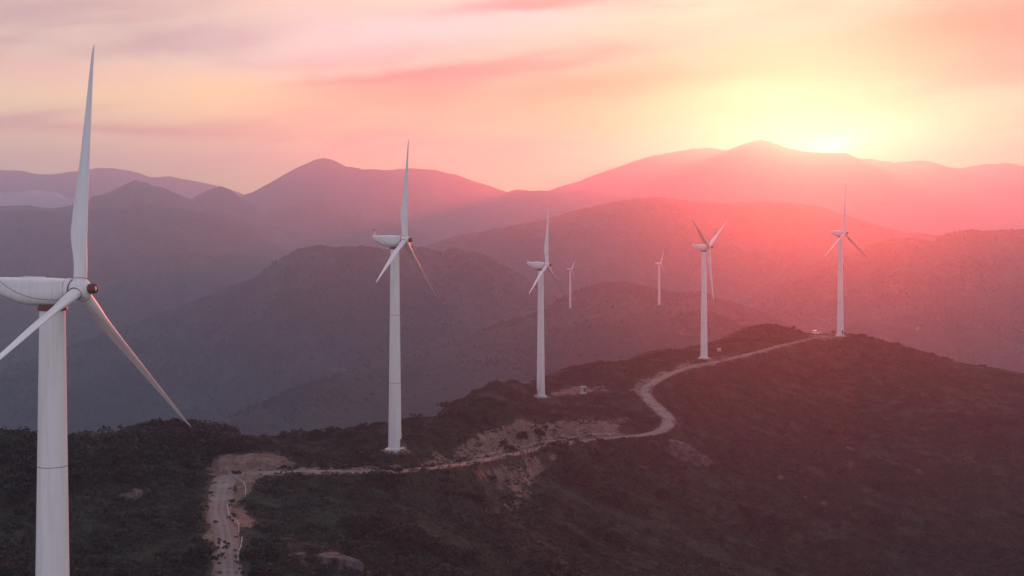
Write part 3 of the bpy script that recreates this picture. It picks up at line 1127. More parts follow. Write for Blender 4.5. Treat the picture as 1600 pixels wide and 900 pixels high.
st.tube((2.0, .47, .6), (2.8, .47, -.2), .03, n=6).tube((2.0, -.47, .6), (2.8, -.47, -.2), .03, n=6)
st.tube((2.0, .47, .6), (2.0, .47, 1.6), .025, n=6).tube((2.75, .47, -.1), (2.75, .47, .9), .025, n=6).tube((2.0, .47, 1.6), (2.75, .47, .9), .025, n=6)
ME['stair'] = st.mesh('door_steps')


def turbine(base, yaw, phase, label, doora=-100, far=False, tilt=3.0, cone=1.4, nsc=1.0, bsc=1.0, tsc=1.0):
    t = empty('wind_turbine', base, 0, label, 'wind turbine', 'white wind turbines along the mountain ridge')

    def part(name, key, mat, mtx=None, parent=t):
        o = link(name, ME[key], None, parent)
        if not ME[key].materials:
            ME[key].materials.append(M[mat])
        if mtx is not None:
            o.matrix_basis = mtx
        return o
    rz_ = lambda a: Matrix.Rotation(R(a), 4, 'Z')
    ts = Matrix.Diagonal((tsc, tsc, 1, 1))
    tw = part('tower', 'tower', 'white', ts)
    part('foundation', 'found', 'concrete', ts)
    bf = part('base_flange', 'basering', 'white', None, tw)
    for h in (15.6, 31.5):
        key = 'fl%d' % int(h)
        if key not in ME:
            ME[key] = ring_mesh(h, tower_r(h) + .006, .03)
        part('flange_joint', key, 'seam', None, tw)
    dr = part('door', 'door', 'seam', rz_(doora) @ Matrix.Translation((1.58 * (tsc - 1), 0, 0)))
    part('door_steps', 'stair', 'steel', rz_(doora) @ Matrix.Translation((1.58 * (tsc - 1), 0, 0)))
    part('yaw_ring', 'yaw', 'maroon', ts)
    mn = rz_(yaw) @ Matrix.Translation((0, 0, HUB_H))
    nac = part('nacelle', 'nacelle', 'white', mn @ Matrix.Diagonal((nsc, 1, 1, 1)))
    I4 = Matrix.Identity(4)
    part('cover_joint', 'seam', 'maroon', I4, nac)
    part('cover_joint', 'seam2', 'maroon', I4, nac)
    part('nacelle_collar', 'collar', 'white', I4, nac)
    part('roof_hatch', 'hatch', 'white', I4, nac)
    part('tail_vent', 'louvre', 'seam', I4, nac)
    mast_o = part('weather_mast', 'mast', 'white', mn @ Matrix.Translation((-5.2 * (nsc - 1), 0, 0)))
    part('wind_vane', 'vane', 'maroon', I4, mast_o)
    part('anemometer', 'cups', 'seam', I4, mast_o)
    part('main_shaft_cover', 'shaft', 'maroon', mn @ Matrix.Diagonal((nsc, 1, 1, 1)))
    mr = mn @ Matrix.Translation((HUBX + (NX1 + .3) * (nsc - 1), 0, 0)) @ Matrix.Rotation(R(-tilt), 4, 'Y') @ Matrix.Rotation(R(-phase), 4, 'X')
    hub = part('hub', 'hub', 'white', mr)
    part('hub_joint', 'hubring', 'maroon', I4, hub)
    nose = part('nose_cap', 'nose', 'maroon', mr)
    part('nose_plug', 'plug', 'white', I4, nose)
    for i in range(3):
        mb_ = mr @ Matrix.Rotation(R(-120 * i), 4, 'X') @ Matrix.Rotation(R(cone), 4, 'Y') @ Matrix.Diagonal((1, 1, bsc, 1))
        b = part('blade', 'blade', 'white', mb_)
        part('blade_socket', 'socket', 'white', I4, b)
        part('socket_joint', 'sockring', 'maroon', I4, b)
    return t


turbine(bases[1], -13.4, 10.5, 'largest white wind turbine at the left edge, its nacelle cut by the frame', -60, nsc=1.36, tilt=5.0, bsc=1.05, tsc=1.24)
turbine(bases[2], -15.7, 8.0, 'white wind turbine standing in grass above the left end of the dirt road', -20)
turbine(bases[3], -22.5, 6.0, 'white wind turbine on the grassy pad beside the small dark-doored transformer hut', 200)
turbine(bases[4], -29.8, 61.0, 'white wind turbine with two raised blades forming a V, beside the pale box', 130)
turbine(bases[5], -42.6, 3.5, 'white wind turbine at the top of the dirt road beside the parked white car', -62)


def hill_base(name, px, py, d):
    p = px3(px, py, d)
    h = hill_hit(name, px, py + 1.0)
    if h and abs(h[0].y - d) < 120:
        return Vector(h[0])
    Vh = HILL_GRIDS[name].reshape(-1, 3)
    i = np.argmin(np.hypot(Vh[:, 0] - p[0], Vh[:, 1] - p[1]))
    return Vector((p[0], p[1], max(Vh[i, 2] - 1, p[2])))


p6, p7 = hill_base('A', 1030, 475, 1684), hill_base('A', 891, 480, 1797)
turbine(p6, -38, 24, 'small hazy wind turbine far off on the dark ridge, between two large turbines', 200, bsc=.68)
turbine(p7, -34, 38, 'tiny hazy wind turbine far off on the dark ridge, beside a large blade tip', 200, bsc=.62)

# =====================================================================================
# VEGETATION (uncountable ground cover: instanced tufts)
# =====================================================================================
SRC = bpy.data.collections.new('plant_sources')      # not linked to the scene: only instanced


def blade_tuft(seed, nb=16, h=1.0, spread=0.55):
    r = random.Random(seed)
    vs, fs = [], []
    for i in range(nb):
        a = r.uniform(0, 2 * math.pi)
        b0 = Vector((r.gauss(0, .18), r.gauss(0, .18), -.08))
        hh = h * r.uniform(.55, 1.1)
        lean = Vector((math.cos(a), math.sin(a), 0)) * spread * r.uniform(.3, 1.2)
        wv = Vector((-math.sin(a), math.cos(a), 0)) * r.uniform(.045, .085)
        m1 = b0 + lean * .35 + Vector((0, 0, hh * .65))
        tip = b0 + lean * 1.15 + Vector((0, 0, hh * r.uniform(.75, 1.0)))
        k_ = len(vs)
        vs += [b0 - wv, b0 + wv, m1 + wv * .8, m1 - wv * .8, tip]
        fs += [(k_, k_ + 1, k_ + 2, k_ + 3), (k_ + 3, k_ + 2, k_ + 4)]
    me = bpy.data.meshes.new('grass_tuft')
    me.from_pydata([tuple(v) for v in vs], [], fs)
    return me


def leaf_clump(seed, n=60, rx=0.6, rz=0.5, leaf=0.16, cz=0.35):
    r = random.Random(seed)
    vs, fs = [], []
    lobes = [(Vector((r.gauss(0, rx * .45), r.gauss(0, rx * .45), cz + r.uniform(-.1, .35) * rz)), r.uniform(.4, .75)) for _ in range(5)]
    for i in range(n):
        c, s = lobes[i % 5]
        d = Vector((r.gauss(0, 1), r.gauss(0, 1), r.gauss(0, 1))).normalized()
        d.z = abs(d.z) * 0.9 if r.random() < .8 else d.z
        p = c + Vector((d.x * rx * s, d.y * rx * s, d.z * rz * s)) * r.uniform(.75, 1.05)
        nn = (d + Vector((r.gauss(0, .5), r.gauss(0, .5), r.gauss(0, .5)))).normalized()
        t = nn.orthogonal().normalized()
        t = Matrix.Rotation(r.uniform(0, 6.28), 3, nn) @ t
        bt = nn.cross(t)
        l = leaf * r.uniform(.7, 1.4)
        k_ = len(vs)
        vs += [p - t * l, p + bt * l * .5, p + t * l, p - bt * l * .5]
        fs.append((k_, k_ + 1, k_ + 2, k_ + 3))
    me = bpy.data.meshes.new('leaf_clump')
    me.from_pydata([tuple(v) for v in vs], [], fs)
    return me


def crown_blob(seed):
    r = random.Random(seed)
    bm = bmesh.new()
    bmesh.ops.create_icosphere(bm, subdivisions=2, radius=1.0)
    for v in bm.verts:
        n = mnoise.noise(v.co * 1.7 + Vector((seed * 7.1, 0, 0))) * .45 + mnoise.noise(v.co * 4.0 + Vector((seed, 3, 0))) * .3
        v.co *= 1 + n
        v.co.z *= 1.05
    me = bpy.data.meshes.new('tree_crown')
    bm.to_mesh(me)
    bm.free()
    return me


def source(mes, mat, prefix):
    c = bpy.data.collections.new(prefix)
    for i, me in enumerate(mes):
        o = bpy.data.objects.new('%s_%02d' % (prefix, i), me)
        me.materials.append(mat)
        c.objects.link(o)
    return c


def scatter(name, pos, rot, scl, idx, coll, label, cat):
    me = bpy.data.meshes.new(name)
    n = len(pos)
    me.vertices.add(n)
    me.vertices.foreach_set('co', pos.astype(np.float32).reshape(-1))
    for k_, ty, v in (('rot', 'FLOAT_VECTOR', rot), ('scl', 'FLOAT_VECTOR', scl), ('idx', 'INT', idx)):
        at = me.attributes.new(k_, ty, 'POINT')
        at.data.foreach_set('vector' if ty == 'FLOAT_VECTOR' else 'value', (v.astype(np.float32) if ty == 'FLOAT_VECTOR' else v.astype(np.int32)).reshape(-1))
    o = bpy.data.objects.new(name, me)
    COL.objects.link(o)
    ng = bpy.data.node_groups.new(name + '_nodes', 'GeometryNodeTree')
    ng.interface.new_socket('Geometry', in_out='INPUT', socket_type='NodeSocketGeometry')
    ng.interface.new_socket('Geometry', in_out='OUTPUT', socket_type='NodeSocketGeometry')
    gi, go = ng.nodes.new('NodeGroupInput'), ng.nodes.new('NodeGroupOutput')
    iop = ng.nodes.new('GeometryNodeInstanceOnPoints')
    ci = ng.nodes.new('GeometryNodeCollectionInfo')
    ci.inputs['Collection'].default_value = coll
    ci.inputs['Separate Children'].default_value = True
    ci.inputs['Reset Children'].default_value = True
    iop.inputs['Pick Instance'].default_value = True

    def na(nm, ty):
        a = ng.nodes.new('GeometryNodeInputNamedAttribute')
        a.data_type = ty
        a.inputs['Name'].default_value = nm
        return a.outputs['Attribute']
    L = ng.links.new
    L(gi.outputs[0], iop.inputs['Points'])
    L(ci.outputs[0], iop.inputs['Instance'])
    L(na('idx', 'INT'), iop.inputs['Instance Index'])
    L(na('rot', 'FLOAT_VECTOR'), iop.inputs['Rotation'])
    L(na('scl', 'FLOAT_VECTOR'), iop.inputs['Scale'])
    L(iop.outputs[0], go.inputs[0])
    md = o.modifiers.new('instances', 'NODES')
    md.node_group = ng
    tag(o, label, cat, kind='stuff')
    return o


# slope of the ridge, to lean the tufts
def candidates(n, ymin, ymax, umin=-0.385, umax=0.38):
    # even per square metre over the fan that can be seen
    y = np.sqrt(rng.uniform(ymin ** 2, ymax ** 2, n))
    u = rng.uniform(umin, umax, n)
    x = u * y
    z = sample(Zt, x, y)
    d = sample(dirt, x, y)
    py = YH - F * z / y
    # keep what the view point could see: not behind the crest
    zm = z
    vis_ = np.ones(n, bool)
    for f in (0.985, 0.965, 0.94, 0.90, 0.85):
        zz = sample(Zt, x * f, y * f)
        vis_ &= zz - 2.2 < z * f
    return x, y, z, d, (py < 950) & vis_


x, y, z, d, ok = candidates(330000, 185, 712)
n1 = fbm(x / 30, y / 30, 4) + 0.4 * fbm(x / 8, y / 8, 3)
n2 = fbm(x / 14 + 40, y / 14, 3)
pxx = 800 + F * x / y
pyy = YH - F * z / y
leftscrub = sstep(400, 330, pxx) * sstep(0.0, 1.0, (775 - pyy + 0.12 * (200 - pxx)) / 40 + n1 * 0.6)
scrubby = np.clip(sstep(0.05, 0.5, n1 + 0.25 * n2) * 0.8 + leftscrub, 0, 1) * (1 - 0.85 * sstep(430, 520, y) * (pyy < 640))
keep = ok & (d + rng.normal(0, .12, len(d)) < 0.34)
rd, ri = sample(near_d, x, y), None
keep &= rd > sample(rhw, x, y) + 1.3
for kx, b in bases.items():
    keep &= np.hypot(x - b[0], y - b[1]) > 3.0
    if kx == 3:
        keep &= np.hypot((x - b[0]) / 1.0, y - b[1] + 8) > 9.0
is_s = rng.random(len(x)) < 0.06 * (1 - sstep(430, 520, y)) + 0.015 + 0.55 * scrubby
g = keep & ~is_s
dens = 1 - 0.25 * sstep(350, 700, y)
g &= rng.random(len(x)) < dens
s_ = keep & is_s & (rng.random(len(x)) < 0.48)
gs = (0.55 + 0.55 * rng.random(len(x))) * (1 + 0.35 * n2) * (0.75 + 0.35 * sstep(200, 600, y))
gs *= np.where(d > 0.15, 0.7, 1)
rot = np.stack([rng.normal(-0.05, .18, len(x)), rng.normal(0.12, .18, len(x)), rng.uniform(0, 6.28, len(x))], 1)
tall = rng.uniform(.7, 1.15, len(x))
scl = np.stack([gs * 1.25, gs * 1.25, gs * tall], 1)
pos = np.stack([x, y, z], 1)
gcol = source([blade_tuft(i, 15, .85, .6) for i in range(5)] + [leaf_clump(90, 26, .5, .35, .17, .2)], M['grass'], 'tuft')
scatter('grass', pos[g], rot[g], scl[g], rng.integers(0, 6, g.sum()), gcol, 'rough dark green grass covering the near ridge', 'grass')
ss = (0.75 + 1.9 * rng.random(len(x)) ** 2.4) * (0.7 + 0.6 * scrubby) * (1 + 0.15 * leftscrub)
scl2 = np.stack([ss * 1.15, ss * 1.15, ss * rng.uniform(.75, 1.1, len(x))], 1)
tiny = ok & (d > 0.3) & (rd > sample(rhw, x, y) + .6) & (rng.random(len(x)) < 0.30) & (n2 + .5 * n1 > -0.25) & (pxx > 500) & (y < 515)
edge_w = ok & (np.abs(rd - sample(rhw, x, y)) < 0.7) & (rng.random(len(x)) < 0.13) & (n2 > -0.2)
tiny |= edge_w
s_ = s_ | tiny
ss = np.where(tiny, np.where(edge_w, 0.28, 0.35) + 0.4 * rng.random(len(x)), ss)
scl2 = np.stack([ss * 1.15, ss * 1.15, ss * rng.uniform(.75, 1.1, len(x))], 1)
scol = source([leaf_clump(i, 90, .75, .7, .15, .35) for i in range(6)], M['scrub'], 'scrub')
scatter('scrub', pos[s_], rot[s_] * np.array([.4, .4, 1]), scl2[s_], rng.integers(0, 6, s_.sum()), scol, 'low dark scrub growing among the hillside grass', 'scrub')

# forest on the dark hills behind
fcol = source([crown_blob(i) for i in range(6)], M['canopy'], 'crown')
fp, fsz = [], []
for hn, dens_, sz in (('A', .30, 1.5), ('A2', .8, 2.4), ('B', 1.0, 2.6), ('M', .5, 1.7)):
    Vh = HILL_GRIDS[hn].reshape(-1, 3)
    nrw = HILL_GRIDS[hn].shape[1]
    yc = HILL_GRIDS[hn][:, :, 1]
    e = fbm(Vh[:, 0] / 220, Vh[:, 1] / 220, 4) + .3 * fbm(Vh[:, 0] / 40, Vh[:, 1] / 40, 3)
    pyh = YH - F * Vh[:, 2] / Vh[:, 1]
    pxh = 800 + F * Vh[:, 0] / Vh[:, 1]
    kk = (Vh[:, 2] > FLOOR + 15) & (pyh < 720) & (pxh > -60) & (pxh < 1660) & (rng.random(len(Vh)) < dens_ * (0.06 + sstep(-.08, .16, e)))
    # only slopes that face us, plus a little beyond the crest
    off = (np.arange(len(Vh)) // nrw) / HILL_GRIDS[hn].shape[0]
    q = Vh[kk] + rng.normal(0, 2.2, (kk.sum(), 3)) * np.array([1, 1, .1])
    fp.append(q)
    fsz.append(sz * rng.uniform(.55, 1.25, len(q)))
fp, fsz = np.concatenate(fp), np.concatenate(fsz)
print('crowns', len(fp), 'grass', g.sum(), 'scrub', s_.sum())
if len(fp) > 150000:
    pick = rng.permutation(len(fp))[:150000]
    fp, fsz = fp[pick], fsz[pick]
for kx in (p6, p7):
    far_ok = np.hypot(fp[:, 0] - kx[0], fp[:, 1] - kx[1]) > 9
    fp, fsz = fp[far_ok], fsz[far_ok]
scatter('forest', fp + np.array([0, 0, .6]), np.stack([np.zeros(len(fp)), np.zeros(len(fp)), rng.uniform(0, 6.28, len(fp))], 1),
        np.stack([fsz, fsz, fsz * rng.uniform(.9, 1.5, len(fp))], 1), rng.integers(0, 6, len(fp)), fcol,
        'unbroken dark woodland on the hills beyond the turbines', 'forest')

# =====================================================================================
# ROCKS
# =====================================================================================
def rock(px, py, w, h, dep, label, seed, tilt=0.0, name='boulder', flat=False, group='boulders on the hillside'):
    p = hit(px, py)
    m_ = p.y / F
    sx, sz, sy = w * m_ / 2, h * m_ * (0.62 if not flat else 0.8), dep
    bm = bmesh.new()
    bmesh.ops.create_icosphere(bm, subdivisions=4, radius=1.0)
    off = Vector((seed * 5.3, seed * 1.7, 0))
    rr_ = random.Random(seed * 31)
    planes = [(Vector((rr_.gauss(0, 1), rr_.gauss(0, 1), rr_.gauss(0, .8))).normalized(), rr_.uniform(.52, .92)) for _ in range(13)]
    for v in bm.verts:
        c = v.co.copy()
        lim = min([dd / max(1e-3, c.dot(pn)) for pn, dd in planes if c.dot(pn) > 0.05] + [1.15])
        c = c * min(lim, 1.15)
        n = mnoise.fractal(c * 1.3 + off, 1.0, 2.0, 5) * .16
        cell = mnoise.voronoi(c * 2.2 + off)[0]
        n -= .16 * max(0.0, .16 - (cell[1] - cell[0])) / .16
        v.co = c * (1 + n)
        v.co.z = math.copysign(abs(v.co.z) ** (0.8 if not flat else .6), v.co.z)
        v.co.x *= sx
        v.co.y *= sy
        v.co.z *= sz
    me = bpy.data.meshes.new(name)
    bm.to_mesh(me)
    bm.free()
    o = link(name, me, M['rock'])
    o.location = p + Vector((0, sy * .35, -sz * .12))
    o.rotation_euler = (R(-14 if flat else -6), R(tilt), R(random.uniform(-15, 15)))
    tag(o, label, 'boulder' if name == 'boulder' else 'rock', group)
    return o


rock(196, 782, 40, 26, 3.0, 'large pale rounded boulder on the left slope beside a dark hollow', 1, -18)
rock(214, 776, 28, 22, 2.4, 'split half of the rounded boulder on the left slope', 2, -25)
rock(211, 688, 24, 22, 2.2, 'upright pale rock amid scrub below the left hilltop', 3, -30)
rock(198, 702, 20, 12, 1.8, 'flat grey rock low among the left hilltop scrub', 4, -20)
rock(160, 698, 9, 7, 1, 'small grey stone in scrub right of the largest turbine tower', 5)
rock(118, 728, 14, 10, 1.4, 'small rock in dark scrub close beside the largest tower', 6)
rock(512, 884, 70, 26, 4.5, 'broad grey rock slab at the bottom edge left of centre', 7, 4, 'rock_slab', True)
rock(552, 890, 44, 22, 3.5, 'sloping end block of the grey slab at the bottom edge', 8, 14, 'rock_slab', True)
rock(470, 872, 22, 12, 2, 'small knob of rock at the left tip of the bottom slab', 9)
rock(424, 860, 46, 12, 2.6, 'pale flat rock lying in grass right of the lower road', 10, -16, 'rock_slab', True)
rock(446, 848, 26, 9, 1.8, 'thin pale ledge of rock rising beside the bright green patch', 11, -18, 'rock_slab', True)
rock(420, 896, 20, 9, 1.4, 'low grey stone at the bottom edge near the road', 12)
rock(1062, 716, 66, 30, 5.0, 'broad bare rock face below the hairpin bend', 13, 24, 'rock_slab', True)
rock(1092, 724, 46, 22, 4.0, 'right shoulder of the bare rock face below the bend', 14, 28, 'rock_slab', True)
rock(1004, 733, 20, 9, 1.6, 'low stone in dark grass left of the bare rock face', 15)
rock(1219, 750, 13, 11, 1.5, 'small round boulder alone in the middle of the right slope', 16)
rock(1327, 704, 22, 12, 2.0, 'pale flat boulder high on the right slope', 17, 15)
rock(1328, 730, 12, 16, 1.6, 'upright pale boulder just below the flat one on the right slope', 18)
rock(1374, 716, 16, 9, 1.6, 'dim boulder right of the paired pale boulders', 19, 10)
rock(1440, 742, 20, 13, 2.0, 'large dim boulder far right on the red-lit slope', 20, 15)
rock(1285, 790, 14, 10, 1.5, 'low boulder with a dark lower half on the right slope', 21)
rock(1258, 778, 10, 6, 1.2, 'tiny flat stone left of the low right-slope boulder', 22)
rock(836, 636, 9, 7, 1.0, 'small pale stone on the slope under the middle turbine', 23)
rock(824, 641, 8, 6, 1.0, 'tiny stone left of the small pale stone under the middle turbine', 24)
rock(820, 630, 9, 8, 1.0, 'upper mauve stone on the mound left of the middle turbine', 25)
rock(862, 601, 14, 8, 1.6, 'mauve rock outcrop right of the middle turbine tower', 26)

# =====================================================================================
# BUSHES ONE CAN PICK OUT
# =====================================================================================
def bush_meshes(seed, n=260):
    crown = leaf_clump(seed, n, .62, .62, .13, .30)
    tr = MB()
    r = random.Random(seed)
    tr.tube((0, 0, -.2), (r.uniform(-.05, .05), 0, .5), .06, .035, 6)
    for i in range(4):
        a = r.uniform(0, 6.28)
        tr.tube((0, 0, .25 + .06 * i), (.35 * math.cos(a), .35 * math.sin(a), .65 + .1 * r.random()), .03, .012, 5)
    return crown, tr.mesh('trunk')


BM = [bush_meshes(500 + i) for i in range(5)]
for c_, t_ in BM:
    c_.materials.append(M['bush'])
    t_.materials.append(M['bark'])


def bush(px, py, hpx, label, wide=1.0, i=[0]):
    p = hit(px, py)
    s = hpx * p.y / F / 1.15
    c_, t_ = BM[i[0] % 5]
    i[0] += 1
    e = empty('bush', p, random.uniform(0, 6.28), label, 'bush', 'dark bushes on the ridge')
    e.scale = (s * wide, s * wide, s)
    link('crown', c_, None, e)
    link('trunk', t_, None, e)


bush(796, 706, 15, 'round dark bush at the foot of the earth bank', 1.2)
bush(815, 688, 20, 'large dark bush growing high on the earth bank', 1.4)
bush(842, 684, 18, 'dark bush on the bank right of the largest bank bush', 1.3)
bush(785, 698, 11, 'small bush left above the round bush on the bank', 1.2)
bush(852, 672, 9, 'small bush at the right top of the earth bank')
bush(874, 606, 8, 'rust brown bush behind the middle turbine')
bush(420, 697, 12, 'lone bush on the grass saddle above the curved cut', 1.1)
bush(188, 757, 12, 'dark bush just above the rounded boulder', 1.1)
bush(268, 732, 9, 'small bush on the open grass left of the road bend')
bush(356, 683, 16, 'pointed dark bush at the right end of the left hilltop', .9)
bush(368, 684, 13, 'lower pointed bush beside the grass saddle', .9)
bush(340, 676, 12, 'broad bush on the skyline right of the blade tip', 1.3)
bush(320, 672, 14, 'dark bush below the tip of the largest blade', 1.4)
bush(117, 694, 10, 'bush on the skyline close right of the largest tower', 1.2)
bush(150, 684, 10, 'bush on the rising skyline of the left hill', 1.2)
bush(300, 722, 14, 'dark bushes edge at the top of the road loop', 1.5)
bush(372, 741, 8, 'thin tuft of bush inside the road bend', 1.6)
bush(1240, 516, 9, 'upright bush on the skyline left of the parked car', .8)
bush(1248, 520, 7, 'small bush on the skyline between knoll and car', .9)
bush(1303, 522, 7, 'small bush just left of the farthest ridge turbine', .8)
bush(1320, 524, 7, 'small bush just right of the farthest ridge turbine', .8)
bush(1348, 527, 9, 'round bush on the skyline right of the farthest ridge turbine', 1.3)
bush(1362, 531, 7, 'low bush on the falling skyline before the utility pole', 1.4)
bush(1457, 555, 7, 'small bush on the skyline between the two poles', 1.2)
bush(1537, 573, 7, 'small bush on the skyline right of the thin pole', 1.5)
bush(698, 744, 9, 'dark bush below the road under the earth bank', 1.6)
bush(852, 706, 11, 'dark bush at the road edge right of the bare scree', 1.5)
bush(930, 716, 17, 'broad dark bush below the road near the bend', 1.8)
bush(560, 842, 18, 'very dark bush above the bottom rock slab', 1.6)
bush(545, 862, 14, 'dark bush touching the top of the bottom rock slab', 1.4)

# =====================================================================================
# ROAD FURNITURE
# =====================================================================================
def guardrail(line, label, h=0.75, step=2.0, mat='steel'):
    ptsl = [hit(*q) for q in line]
    P3 = catmull(np.array([list(v) for v in ptsl]), step)
    # keep even spacing and set on the ground
    P3 = [Vector((q[0], q[1], gz(q[0], q[1]))) for q in P3]
    o = empty('guardrail', P3[0], 0, label, 'guardrail', 'low rails beside the dirt road')
    b0 = P3[0]
    rail1, rail2 = MB(), MB()
    for a, b in zip(P3[:-1], P3[1:]):
        for mb_, hh in ((rail1, h), (rail2, h * .5)):
            mb_.tube(a - b0 + Vector((0, 0, hh)), b - b0 + Vector((0, 0, hh)), .05, n=6)
    rail1.build('rail', M[mat], o)
    rail2.build('rail', M[mat], o)
    pm = MB().box((0, 0, h / 2 - .1), (.14, .14, h + .3)).mesh('post', False)
    pm.materials.append(M['concrete'])
    for a in P3[::2]:
        c_ = link('post', pm, None, o)
        c_.location = a - b0


guardrail([(357, 743), (370, 750), (381, 758), (384, 768), (383, 777)], 'pale curved rail inside the upper road bend', step=2.2)
guardrail([(355, 794), (358, 808), (367, 817), (373, 824), (373, 833)], 'pale double rail beside the bare mound halfway down the road')
guardrail([(378, 846), (376, 860), (371, 870), (373, 882)], 'pale thin rail beside the road near the bottom edge')
guardrail([(742, 716), (770, 711), (800, 704), (830, 698), (860, 692), (895, 686), (930, 681), (960, 679)], 'long grey rail between the road and the earth bank', .6, 3.0)

# marker posts on the outer edge of the track
pm = MB().tube((0, 0, -.4), (0, 0, 1.25), .13, .11, 7).mesh('road_post')
pm.materials.append(M['wood'])
side = nrm
for i in range(len(road)):
    d_ = road_s[i]
    if 318 < road[i, 1] < 408 and i % 3 == 0 and road[i, 0] > -40:
        q = road[i, :2] + side[i] * (road_hw[i] + .5)
        o = link('road_post', pm, None)
        o.location = (q[0], q[1], gz(q[0], q[1]))
        tag(o, 'short dark wooden post on the outer edge of the road below the earth bank', 'post', 'short posts on the outer road edge')
    if 604 < road[i, 1] < 668 and i % 6 == 0:
        q = road[i, :2] + side[i] * (road_hw[i] + .5)
        o = link('road_post', pm, None)
        o.location = (q[0], q[1], gz(q[0], q[1]))
        tag(o, 'short dark post along the far upper road near the red-lit turbines', 'post', 'short posts on the far upper road')


def hut(px, py, label, w, dpt, h, rz_, dark_door):
    p = hit(px, py)
    e = empty('transformer_box', p, rz_, label, 'transformer box')
    MB().box((0, 0, -.1), (w + .7, dpt + .7, .7)).build('plinth', M['concrete'], e, smooth_shade=False)
    MB().box((0, 0, .25 + h / 2), (w, dpt, h)).build('body', M['box_paint'], e, smooth_shade=False)
    rf = MB()
    rf.box((0, 0, .25 + h + .09), (w + .35, dpt + .35, .18)).box((0, 0, .25 + h + .23), (w * .8, dpt * .8, .1))
    rf.build('roof', M['concrete'], e, smooth_shade=False)
    for sx in (-1, 1):
        dd = MB().box((sx * w * .23, -dpt / 2 - .02, .25 + h * .48), (w * .40, .05, h * .82)).build('door', M['dark_steel'] if (dark_door and sx == 1) else M['box_paint'], e, smooth_shade=False)
        MB().box((sx * w * .23 - sx * w * .14, -dpt / 2 - .07, .25 + h * .48), (.06, .06, .3)).build('handle', M['steel'], dd, smooth_shade=False)
    vt = MB()
    for i in range(4):
        vt.box((w / 2 + .02, 0, .25 + h * .62 + i * .12), (.05, dpt * .6, .05))
    vt.build('vent', M['seam'], e, smooth_shade=False)


hut(911, 614.5, 'small pale transformer hut with a dark door beside the middle turbine', 1.7, 1.7, 2.0, R(10), True)
hut(1123.5, 551, 'plain pale transformer box on the grass right of the V-bladed turbine', 1.7, 1.5, 1.5, R(-8), False)


def pole(px, py, hpx, label, kit):
    p = hit(px, py)
    h = hpx * p.y / F
    e = empty('utility_pole', p, R(12), label, 'utility pole')
    MB().tube((0, 0, -.5), (0, 0, h), .13, .09, 8).build('pole', M['wood'], e)
    if kit:
        MB().box((.3, 0, h - .25), (1.7, .12, .12)).box((.35, 0, h - 1.15), (1.3, .12, .12)).build('crossarm', M['wood'], e, smooth_shade=False)
        MB().revolve([(.1, h - .16), (.1, h + .12), (.05, h + .2)], 8).build('insulator', M['lamp'], e)
        tr = MB()
        tr.tube((.62, 0, h - 1.08), (.62, 0, h - .35), .27, .27, 10)
        tr.build('transformer', M['steel'], e)
    else:
        MB().box((0, 0, h - .3), (.9, .1, .1)).build('crossarm', M['wood'], e, smooth_shade=False)


pole(1398, 538, 17, 'short utility pole with a small transformer on the right skyline', True)
pole(1521, 570, 17, 'thin bare pole farthest right on the skyline', False)


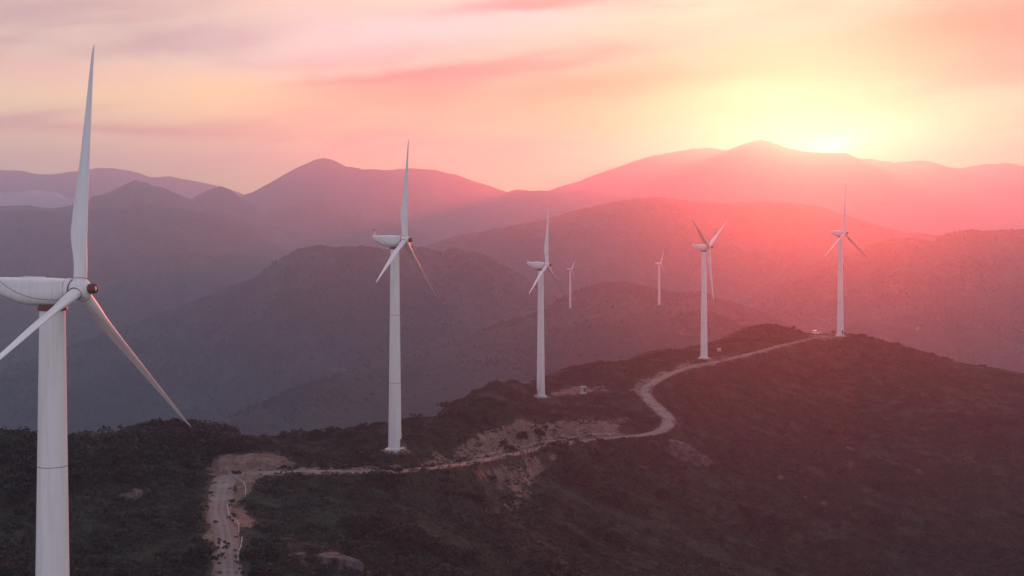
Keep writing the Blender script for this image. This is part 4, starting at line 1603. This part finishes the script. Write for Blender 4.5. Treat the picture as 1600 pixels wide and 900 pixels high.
def car(px, py, rz_, label):
    p = hit(px, py)
    e = empty('parked_car', p, rz_, label, 'car')
    L, W = 4.5, 1.8

    def ring(x, w, z0, z1):
        b = .12
        return [(x, -w, z0), (x, w, z0), (x, w, z1 - b), (x, w - b, z1), (x, -w + b, z1), (x, -w, z1 - b)]
    MB().loft([ring(-2.2, .78, .45, .95), ring(-2.1, .88, .35, 1.05), ring(-1.2, .9, .32, 1.1), ring(.9, .9, .32, 1.08), ring(1.9, .86, .35, .98), ring(2.2, .74, .45, .82)]).build('body', M['carpaint'], e, angle=25)
    cab = MB().loft([ring(-2.0, .80, 1.0, 1.06), ring(-1.75, .76, 1.0, 1.72), ring(-.2, .76, 1.0, 1.80), ring(.5, .74, 1.0, 1.72), ring(1.2, .80, 1.0, 1.06)])
    cb = cab.build('cabin', M['carpaint'], e, angle=25)
    for sy in (-1, 1):
        MB().add([(-1.5, sy * .785, 1.14), (-.25, sy * .785, 1.14), (-.25, sy * .775, 1.6), (-1.45, sy * .775, 1.58)], [(0, 1, 2, 3)]).add(
            [(-.15, sy * .785, 1.14), (.85, sy * .785, 1.14), (.45, sy * .775, 1.58), (-.15, sy * .775, 1.6)], [(0, 1, 2, 3)]).build('side_window', M['glass'], cb, smooth_shade=False)
        for sx in (-1.4, 1.4):
            wm = MB()
            prof = [(.2, -.11), (.34, -.11), (.36, -.06), (.36, .06), (.34, .11), (.2, .11)]
            rings = [[(sx + r * math.cos(t), sy * .84 + yy, .36 + r * math.sin(t)) for t in np.linspace(0, 2 * math.pi, 18, endpoint=False)] for r, yy in prof]
            wm.loft(rings)
            wl = wm.build('wheel', M['rubber'], e)
            MB().tube((sx, sy * .84 - .115, .36), (sx, sy * .84 + .115, .36), .2, n=14).build('rim', M['steel'], wl)
        MB().box((2.15, sy * .55, .72), (.12, .3, .14)).build('headlight', M['lamp'], e, smooth_shade=False)
        MB().box((-2.16, sy * .62, .82), (.1, .2, .24)).build('tail_light', M['maroon'], e, smooth_shade=False)
    MB().add([(.62, -.68, 1.66), (.62, .68, 1.66), (1.18, .74, 1.12), (1.18, -.74, 1.12)], [(0, 1, 2, 3)]).build('windscreen', M['glass'], cb, smooth_shade=False)
    MB().add([(-1.84, -.68, 1.62), (-1.84, .68, 1.62), (-1.99, .72, 1.12), (-1.99, -.72, 1.12)], [(0, 1, 2, 3)]).build('rear_window', M['glass'], cb, smooth_shade=False)
    MB().box((2.2, 0, .5), (.12, 1.5, .2)).build('bumper', M['dark_steel'], e, smooth_shade=False)


car(1275, 521.5, R(-62), 'small white car with a bright roof parked at the road end by a turbine')

# =====================================================================================
# HAZE
# =====================================================================================
hz = MB().box((0, 4800, (FLOOR - 6 + 475) / 2), (11600, 12600, 475 - (FLOOR - 6))).mesh('haze', False)
hm = bpy.data.materials.new('pale_haze')
hm.use_nodes = True
nt = hm.node_tree
nt.nodes.clear()
ho = nt.nodes.new('ShaderNodeOutputMaterial')
pv = nt.nodes.new('ShaderNodeVolumePrincipled')
pv.inputs['Color'].default_value = (*HAZE_COLOR, 1)
pv.inputs['Density'].default_value = HAZE_DENSITY
pv.inputs['Anisotropy'].default_value = HAZE_G
# fine blue air that scatters all round, and moist haze that scatters the low sun forward
pv2 = nt.nodes.new('ShaderNodeVolumePrincipled')
pv2.inputs['Color'].default_value = (*AIR_COLOR, 1)
pv2.inputs['Density'].default_value = AIR_DENSITY
pv2.inputs['Anisotropy'].default_value = 0.0
va = nt.nodes.new('ShaderNodeAddShader')
nt.links.new(pv.outputs[0], va.inputs[0])
nt.links.new(pv2.outputs[0], va.inputs[1])
nt.links.new(va.outputs[0], ho.inputs['Volume'])
link('haze', hz, hm, kind='stuff')
